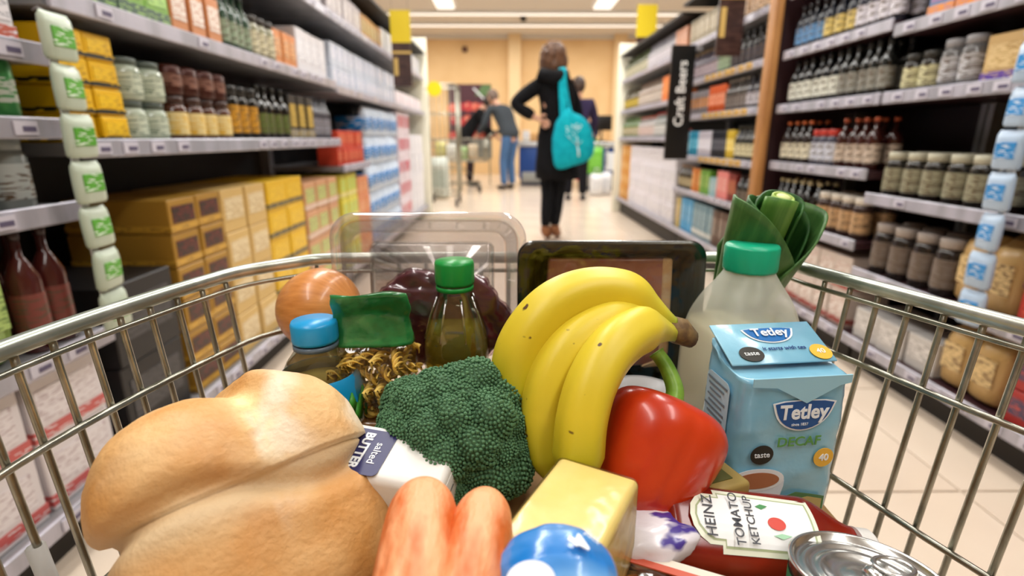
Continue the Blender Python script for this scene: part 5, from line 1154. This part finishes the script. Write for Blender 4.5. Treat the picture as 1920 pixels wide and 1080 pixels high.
for k in ('l', 'r'):
    skin('legging', {'a': (J['h' + k][0], .098), 'b': ((J['h' + k][0] + J['k' + k][0]) / 2, .082), 'c': (J['k' + k][0], .063), 'e': (J['k' + k][0] * .55 + J['a' + k][0] * .45, .060), 'd': (J['a' + k][0], .042)}, [('a', 'b'), ('b', 'c'), ('c', 'e'), ('e', 'd')], m_leg, wm)
    a_ = J['a' + k][0]
    b_ = skin('boot', {'a': (Vector((a_.x, a_.y, .15)), .056), 'b': (Vector((a_.x, a_.y, .07)), .05), 'h': (Vector((a_.x, a_.y - .02, .035)), .036), 'c': (Vector((a_.x + .03, a_.y + .08, .038)), (.042, .034)), 'd': (Vector((a_.x + .05, a_.y + .16, .030)), (.038, .026))}, [('a', 'b'), ('b', 'h'), ('b', 'c'), ('c', 'd')], mat('tan_boot', '#7c4c2c', .55, col2='#93603a', scale=40), wm)
# hair
bm = bmesh.new(); bmesh.ops.create_icosphere(bm, subdivisions=5, radius=1)
for v in bm.verts:
    p = v.co.copy(); q = Vector((p.x * .112, p.y * .118, p.z * (.118 if p.z > 0 else .215)))
    if p.z < 0: q.x *= 1 + .25 * min(1, -p.z); q.y = min(q.y, .03 + .03 * p.y)
    if p.y > .1 and p.z < .55: q.y *= .35
    q += v.normal * (.012 * noise.noise(Vector((p.x * 7, p.y * 7, p.z * 1.8))) + .010 * noise.noise(p * 4)); v.co = q + hd_c + Vector((-.012, -.03, .008))
me = bpy.data.meshes.new('hair'); bm.to_mesh(me); bm.free(); me.materials.append(m_hair)
for p in me.polygons: p.use_smooth = True
link('hair', me, wm)
# her bag: a thing of its own
m_teal = fabric('turquoise_cotton', '#0aa0b2', '#12aebe', 25); bo = L_(1068, 252)
bgp = Vector((wp.x, YW, 0)) + L_(1069, 252, -.215)
sb = thing('tote_bag', 'turquoise cotton tote bag with a white tree print, on the woman\'s shoulder', 'bag', bgp)
s_ = .00490
out = [(-31, 14), (-26, 26), (-16, 36), (-8, 42), (0, 35), (12, 30), (26, 17), (34, -4), (37, -24), (33, -36), (22, -46), (2, -52), (-20, -58), (-30, -52), (-34, -34), (-35, -8)]
oc = smooth_curve([(x * s_, y * s_, 0) for x, y in out + out[:1]], 3)[:-1]; n = len(oc); vs = []; fs = []
lay = [(0, .30), (.32, .7), (.6, .92), (.85, 1), (1, .6)]
prof_ = [(1.0, 0.0), (.97, .022), (.85, .044), (.55, .060), (.2, .066)]
for sgn in (-1, 1):
    for (k_, y_) in (prof_ if sgn < 0 else prof_):
        for p in oc: vs.append((p.x * k_ + .002 * math.sin(p.y * 60), sgn * y_ + (.006 * noise.noise(Vector((p.x * 9, p.y * 9, sgn)))) * (y_ > 0), p.y * k_))
for h_ in (0, 1):
    o_ = h_ * 5 * n
    for i in range(4):
        for k in range(n):
            q = (o_ + i * n + k, o_ + i * n + (k + 1) % n, o_ + (i + 1) * n + (k + 1) % n, o_ + (i + 1) * n + k); fs.append(q if h_ == 0 else q[::-1])
    fs.append(tuple(o_ + 4 * n + k for k in range(n)))
M().add(vs, fs).obj('bag_body', m_teal, sb)
def flatstrap(pts, w_, th_=.004):
    vs = []; 
    for p in pts: vs += [(p[0] - w_, p[1], p[2]), (p[0] + w_, p[1], p[2]), (p[0] + w_, p[1] + th_, p[2]), (p[0] - w_, p[1] + th_, p[2])]
    fs = [(i * 4 + k, i * 4 + (k + 1) % 4, i * 4 + 4 + (k + 1) % 4, i * 4 + 4 + k) for i in range(len(pts) - 1) for k in range(4)] + [(0, 3, 2, 1), tuple(len(pts) * 4 - 4 + k for k in range(4))]
    return M().add(vs, fs, 0, False)
flatstrap(smooth_curve([(-17 * s_, -.01, 30 * s_), (-19 * s_, .035, 70 * s_), (-19 * s_, .060, 98 * s_), (-19 * s_, .11, 107 * s_), (-18 * s_, .19, 109 * s_), (-17 * s_, .27, 104 * s_)], 4), .030).obj('strap', m_teal, sb)
flatstrap(smooth_curve([(-5 * s_, .0, 36 * s_), (-9 * s_, .05, 58 * s_), (-13 * s_, .08, 84 * s_), (-14 * s_, .12, 104 * s_)], 4), .010).obj('strap', m_teal, sb)
tree = M(); rt = random.Random(11)
def br(x0, z0, x1, z1, w_): tree.tube([(x0 * s_, -.069, z0 * s_), ((x0 + x1) / 2 * s_ + .003, -.0705, (z0 + z1) / 2 * s_), (x1 * s_, -.067 + .0007 * abs(x1 + 3), z1 * s_)], [w_, w_ * .8, w_ * .6], 5, flat=.4)
br(9, -36, 6, -18, .009); br(6, -18, -6, -8, .006); br(6, -18, 16, -8, .006); br(6, -18, 4, 2, .006); br(-6, -8, -14, 0, .005); br(4, 2, -6, 16, .005); br(4, 2, 10, 12, .004)
for k in range(34):
    a = rt.uniform(0, 6.28); r_ = rt.uniform(5, 17); cx, cz = 0 + r_ * math.cos(a) * .9, 6 + r_ * math.sin(a)
    if cz < -14: continue
    tree.ball((cx * s_, -.066 + .0005 * abs(cx), cz * s_), .0085, 1, sc=(1, .35, .7))
o = tree.obj('tree_print', mat('print_white', '#d8f0f2', .6), sb); o['kind'] = 'stuff'

# generic shopper
def shopper(label, x, y, face, h, jac, tro, hairc, lean=0, shoes='#1c1c20', name='person', arm=0.25, build=1.0):
    t = thing(name, label, 'person', (x, y, 0), (0, 0, math.atan2(face[1], face[0]) - math.pi / 2))  # local +y is forward
    k = h / 1.7; hip = Vector((0, -.12 * math.sin(lean), .92 * k)); dl = Vector((0, math.sin(lean), math.cos(lean)))
    ch_ = hip + dl * .38 * k; nk_ = hip + dl * .56 * k; hc = nk_ + (dl + Vector((0, .3 * math.sin(lean), -.25 * math.sin(lean)))) * .17 * k
    sh = [ch_ + dl * .11 * k + Vector((s * .19 * k * build, 0, 0)) for s in (-1, 1)]
    el = [s_ + Vector((q * .06, arm * .35, -.27 * k)) for s_, q in zip(sh, (-1, 1))]; wr = [e + Vector((-q * .05, arm * .9, -.16 * k)) for e, q in zip(el, (-1, 1))]
    kn = [Vector((s * .10, .03, .48 * k)) for s in (-1, 1)]; an = [Vector((s * .11, 0, .09)) for s in (-1, 1)]
    J_ = {'p': (hip, (.11, .08)), 'c': (ch_, (.14, .10)), 'n': (nk_, .05), 'h': (hc, .07)}; B = [('p', 'c'), ('c', 'n'), ('n', 'h')]
    for i in (0, 1):
        J_.update({'u%d' % i: (hip + Vector(((i * 2 - 1) * .09, 0, -.06)), .08), 'k%d' % i: (kn[i], .05), 'a%d' % i: (an[i], .034), 's%d' % i: (sh[i], .05), 'e%d' % i: (el[i], .038), 'w%d' % i: (wr[i], .026)})
        B += [('p', 'u%d' % i), ('u%d' % i, 'k%d' % i), ('k%d' % i, 'a%d' % i), ('c', 's%d' % i), ('s%d' % i, 'e%d' % i), ('e%d' % i, 'w%d' % i)]
    skin('body', J_, B, m_skin, t)
    mj = fabric('jacket_' + jac, jac, jac, 20); mt_ = fabric('trousers_' + tro, tro, tro, 20)
    Jj = {'b': (hip + Vector((0, 0, -.10)), (.175 * build, .15)), 'p': (hip + dl * .03, (.175 * build, .15)), 'm': (hip + dl * .18, (.165 * build, .13)), 'c': (ch_, (.18 * build, .13)), 'n': (nk_ - dl * .03, .07)}; Bj = [('b', 'p'), ('p', 'm'), ('m', 'c'), ('c', 'n')]
    for i in (0, 1):
        Jj.update({'s%d' % i: (sh[i], .075), 'e%d' % i: (el[i], .06), 'w%d' % i: (el[i] * .15 + wr[i] * .85, .045)}); Bj += [('c', 's%d' % i), ('s%d' % i, 'e%d' % i), ('e%d' % i, 'w%d' % i)]
    skin('jacket', Jj, Bj, mj, t)
    for i in (0, 1):
        u = hip + Vector(((i * 2 - 1) * .09, 0, .0)); skin('trouser_leg', {'a': (u, .105), 'b': ((u + kn[i]) / 2, .09), 'c': (kn[i], .075), 'd': (an[i] + Vector((0, 0, -.01)), .065)}, [('a', 'b'), ('b', 'c'), ('c', 'd')], mt_, t)
        M().ball((an[i].x, an[i].y + .06, .042), .05, 2, sc=(.9, 2.4, .8)).obj('shoe', mat('shoe_' + shoes, shoes, .5), t)
        hand(t, wr[i], wr[i] - el[i], (1 - 2 * i, 0, 0), .95)
    o_, T = head(t, hc, (0, 1, -.3 * math.sin(lean)), dl, .1)
    bm = bmesh.new(); bmesh.ops.create_icosphere(bm, subdivisions=3, radius=1)
    for v in bm.verts:
        p = v.co.copy(); q = Vector((p.x * .093, p.y * .108 - .012, p.z * .12 + .012))
        if p.y > .15 and p.z < .5: q.y *= .4
        v.co = T @ (q * 1.02 + Vector((0, 0, .006 * noise.noise(p * 5))))
    me = bpy.data.meshes.new('hair'); bm.to_mesh(me); bm.free(); me.materials.append(mat('hair_' + hairc, hairc, .6)); link('hair', me, t)
    for p in me.polygons: p.use_smooth = True
    return t
shopper('stooping shopper in a dark grey jacket and blue jeans beside a trolley', .03, 9.75, (-.75, .66), 1.78, '#3c4248', '#4a6a94', '#6c5a50', .55, build=1.2)
shopper('person in a black jacket bending over the trolley, left of the blue jeans', -.72, 10.5, (.8, .1), 1.74, '#141518', '#2c2226', '#2c221c', .62)
shopper('person in a dark purple jacket mostly hidden behind the woman', 1.02, 8.0, (.2, 1), 1.66, '#2c2440', '#14141a', '#3a2a24', .08)
shopper('shopper in a navy jacket at the right checkout', 1.62, 10.9, (-.2, 1), 1.5, '#2c3450', '#20242c', '#54443c', .25)

# checkouts
m_navyp = mat('navy_counter', '#123f86', .45); m_top = mat('counter_top', '#b9bbbd', .35, .3); m_belt = mat('black_belt', '#26262a', .6)
def checkout(label, x0, x1, y, kick='#1a2c50'):
    t = thing('checkout_counter', label, 'counter', ((x0 + x1) / 2, y, 0)); w_ = x1 - x0
    M().box((0, 0, .43), (w_, .7, .62), 0, .02, 2).obj('body', m_navyp, t)
    M().box((0, 0, .06), (w_ - .06, .6, .12), 0).obj('kick_plate', mat('kick_' + kick, kick, .5), t)
    M().box((0, -.36, .16), (w_ * .9, .02, .2), 0, .005, 1).obj('grey_panel', mat('grey_panel', '#9a9c98', .5), t)
    M().box((0, 0, .78), (w_ + .04, .78, .09), 0, .02, 2).obj('top', m_top, t)
    M().box((0, 0, .828), (w_ * .9, .5, .01), 0).obj('belt', m_belt, t)
    return t
checkout('blue checkout counter with grey top between the jeans and the woman', .25, 1.3, 10.9)
checkout('blue checkout counter to the right of the woman, before the shelf end', 1.36, 2.4, 9.9)
for k, (x, y, w_, h, c, lab, ink) in enumerate(((.38, 10.75, .14, .2, '#d8d4cc', '#e8e2d8', '#3c6cb0'), (.55, 10.8, .16, .14, '#c8904c', '#dcb078', '#7c4c28'), (.72, 10.72, .12, .24, '#3c8ac0', '#68aad8', '#ffffff'), (.9, 10.8, .15, .16, '#c8c04c', '#dcd878', '#58702c'))):
    t = thing('grocery_box', '%s box on the left checkout belt' % ('white', 'tan', 'blue', 'yellow')[k], 'box', (x, y, .8335), (0, 0, -R(90)))
    for pn, me in P_box(w_, .12, h, c, lab, None, ink): link(pn, me, t)
t = thing('till_monitor', 'black till screen on a stand at the right checkout', 'monitor', (1.72, 10.05, .833))
M().box((0, 0, .01), (.16, .14, .02), 0, .004, 1).obj('base', m_black, t); M().tube([(0, 0, .015), (0, 0, .2)], .018, 10).obj('post', m_black, t); M().box((0, -.01, .32), (.36, .04, .26), 0, .01, 2).obj('screen', m_black, t)
t = thing('till_monitor', 'smaller black card reader at the right end of the checkout', 'monitor', (2.08, 10.05, .833))
M().tube([(0, 0, 0), (0, 0, .22)], .018, 10).obj('post', m_black, t); M().box((0, -.01, .28), (.2, .04, .18), 0, .01, 2).obj('screen', m_black, t)
def hbag(name, label, px, py, Y, W_, H_, c1, c2):
    p = PY(px, py, Y); t = thing(name, label, 'bag', (p.x, Y, max(.002, p.z)), (0, 0, R(-90)))
    for pn, me in P_bag(W_, .16, H_, c1, c2, c2): link('bag_body' if pn == 'body' else 'printed_panel', me, t)
    M().tube(smooth_curve([(0, -W_ * .2, H_ * .93), (0, -W_ * .15, H_ * 1.22), (0, W_ * .15, H_ * 1.22), (0, W_ * .2, H_ * .93)], 4), .006, 6).obj('bag_handle', mat('bagfilm_' + c1, c1, .3), t)
hbag('carrier_bag', 'bright green carrier bag right of the woman, before the blue checkout', 1114, 328, 9.2, .26, .46, '#6cb83c', '#7cc84c')
hbag('carrier_bag', 'small red and yellow bag beside the green carrier bag', 1088, 340, 9.32, .16, .42, '#b8343c', '#e0b030')
hbag('carrier_bag', 'white carrier bag standing on the floor by the blue checkout', 1117, 368, 8.7, .2, .34, '#e8eaee', '#dfe2e8')
hbag('carrier_bag', 'narrow white carrier bag nearest the right shelf end', 1136, 366, 8.8, .14, .36, '#e4e6ec', '#d8dce4')
t = thing('equipment_rack', 'grey metal stand holding the green bag before the checkout', 'stand', (PY(1114, 328, 9.2).x, 9.2, 0))
for sx in (-.2, .2): M().tube([(sx, 0, 0), (sx, 0, .80)], .012, 8).obj('leg', m_chr, t)
M().tube([(-.2, 0, .80), (.2, 0, .80)], .012, 8).obj('rail', m_chr, t)
t = thing('notice', 'white notice on the front of the right checkout', 'sign', (1.80, 9.52, .50)); M().box((0, 0, .0), (.16, .01, .3), 0).obj('sheet', mat('notice_white', '#e8ecf4', .4), t)

# apple poster
p0, p1 = PY(842, 262, 10.9), PY(921, 158, 10.9)
t = thing('poster_board', 'large poster of red apples on a dark maroon board left of the shoppers', 'poster', ((p0.x + p1.x) / 2, 10.9, 0)); pw = p1.x - p0.x; ph = p1.z - p0.z; pz = (p0.z + p1.z) / 2
M().box((0, 0, pz), (pw, .04, ph), 0).obj('board', mat('poster_maroon', '#4c2430', .5), t)
for sx in (-1, 1): M().tube([(sx * pw * .45, .03, 0), (sx * pw * .45, .03, pz + ph * .4)], .015, 8).obj('leg', m_chr, t)
M().box((0, 0, pz - ph * .5 - .18), (pw, .03, .36), 0, .01, 1).obj('lower_panel', mat('poster_base', '#8a8c84', .6), t)
disc('green_corner', [(-.12, 0), (.18, 0), (.18, .2), (.02, .2)], mat('poster_green', '#5c7c4c', .5), t, (pw / 2 - .19, -.0215, pz + ph / 2 - .21), RX, .001)
disc('white_stripe', [(0, 0), (.04, 0), (-.22, .26), (-.26, .26)], m_w, t, (pw / 2 - .02 - .08, -.022, pz + ph / 2 - .33), RX, .001)
ra = random.Random(4)
for k in range(15):
    x_ = -pw / 2 + .09 + (k % 5) * (pw - .2) / 4.6 + ra.uniform(-.03, .03); z_ = pz - ph / 2 + .10 + (k // 5) * ph * .25 + ra.uniform(-.03, .03); r_ = ra.uniform(.075, .1)
    a_ = disc('apple_print', ell(r_, r_ * .95, 20), mat('apple_red_%d' % (k % 3), ('#c23c3c', '#d86450', '#a82c38')[k % 3], .5), t, (x_, -.0225 - .0006 * (k % 7), z_), RX, .0005)
    disc('apple_highlight', ell(r_ * .3, r_ * .25, 12), mat('apple_pink', '#e89c88', .5), a_, (-r_ * .3, r_ * .3, .0005), (0, 0, 0), .0003)

# wire cage and customer trolley
def wirebox(t, w_, d_, z0, z1, nx, ny, nz, r=.006, name='wire'):
    fr = M()
    for sx in (-1, 1):
        for sy in (-1, 1): fr.tube([(sx * w_ / 2, sy * d_ / 2, z0), (sx * w_ / 2, sy * d_ / 2, z1)], r * 1.8, 8)
    for z in (z0, z1): fr.tube([(-w_ / 2, -d_ / 2, z), (w_ / 2, -d_ / 2, z), (w_ / 2, d_ / 2, z), (-w_ / 2, d_ / 2, z)], r * 1.8, 8, closed=True)
    fr.obj('frame', m_chr, t)
    for k in range(1, nx): M().tube([(-w_ / 2 + w_ * k / nx, -d_ / 2, z0), (-w_ / 2 + w_ * k / nx, -d_ / 2, z1)], r, 5).obj(name, m_chr, t)
    for k in range(1, ny):
        for sx in (-1, 1): M().tube([(sx * w_ / 2, -d_ / 2 + d_ * k / ny, z0), (sx * w_ / 2, -d_ / 2 + d_ * k / ny, z1)], r, 5).obj(name, m_chr, t)
    for k in range(1, nz): z = z0 + (z1 - z0) * k / nz; M().tube([(-w_ / 2, -d_ / 2, z), (w_ / 2, -d_ / 2, z), (w_ / 2, d_ / 2, z), (-w_ / 2, d_ / 2, z)], r, 5, closed=True).obj(name, m_chr, t)
def castors(t, w_, d_, z):
    for sx in (-1, 1):
        for sy in (-1, 1):
            f_ = M().tube([(sx * w_ / 2, sy * d_ / 2, z), (sx * w_ / 2, sy * d_ / 2, .07)], .012, 8).obj('castor_fork', m_chr, t)
            M().lathe([(.055, -.015), (.06, 0), (.055, .015)], 16, T=Matrix.Translation((sx * w_ / 2, sy * d_ / 2, .0605)) @ Matrix.Rotation(R(90), 4, 'Y')).obj('wheel', mat('rubber', '#2a2a2c', .6), f_)
t = thing('roll_cage', 'tall grey wire roll cage beside the left end panel', 'cage', (-.86, 7.5, 0)); wirebox(t, .42, .6, .16, 1.55, 6, 7, 4); castors(t, .38, .56, .16)
t = thing('customer_trolley', 'customer\'s wire shopping trolley loaded with groceries, before the poster', 'trolley', (-.82, 9.3, 0), (0, 0, R(8)))
wirebox(t, .95, .5, .52, .88, 12, 6, 3, .005); castors(t, .7, .4, .14)
M().tube([(.48, 0, .88), (.62, 0, 1.0)], .014, 8).obj('handle_arm', m_chr, t); M().tube([(.62, -.25, 1.0), (.62, .25, 1.0)], .016, 8).obj('handle', m_black, t)
for sy in (-.2, .2): M().tube([(-.35, sy, .14), (.38, sy, .16), (-.05, sy, .5)], .014, 8).obj('chassis', m_chr, t)
for k, (x, y, h, c, l_, d_) in enumerate(((-1.1, 9.27, .3, '#c8c070', '#dcd88c', 'yellow green'), (-.93, 9.28, .26, '#d8d8d0', '#e8e8e4', 'off-white'), (-.74, 9.31, .22, '#8ca86c', '#a8c088', 'soft green'), (-.57, 9.33, .26, '#b8a488', '#ccbca4', 'beige'))):
    t = thing('grocery_bag', '%s grocery bag in the customer\'s trolley' % d_, 'bag', (x, y, .535), (0, 0, -R(90)))
    for pn, me in P_bag(.16, .2, h, c, l_, '#707060'): link(pn, me, t)
t = thing('produce_sack', 'pale plastic sack leaning by the wire roll cage', 'bag', (-1.06 + .02, 8.25, .0), (0, 0, -R(90)))
for pn, me in P_bag(.34, .26, .62, '#c4ccc4', '#b0bcb4', '#8c9c94'): link(pn, me, t)
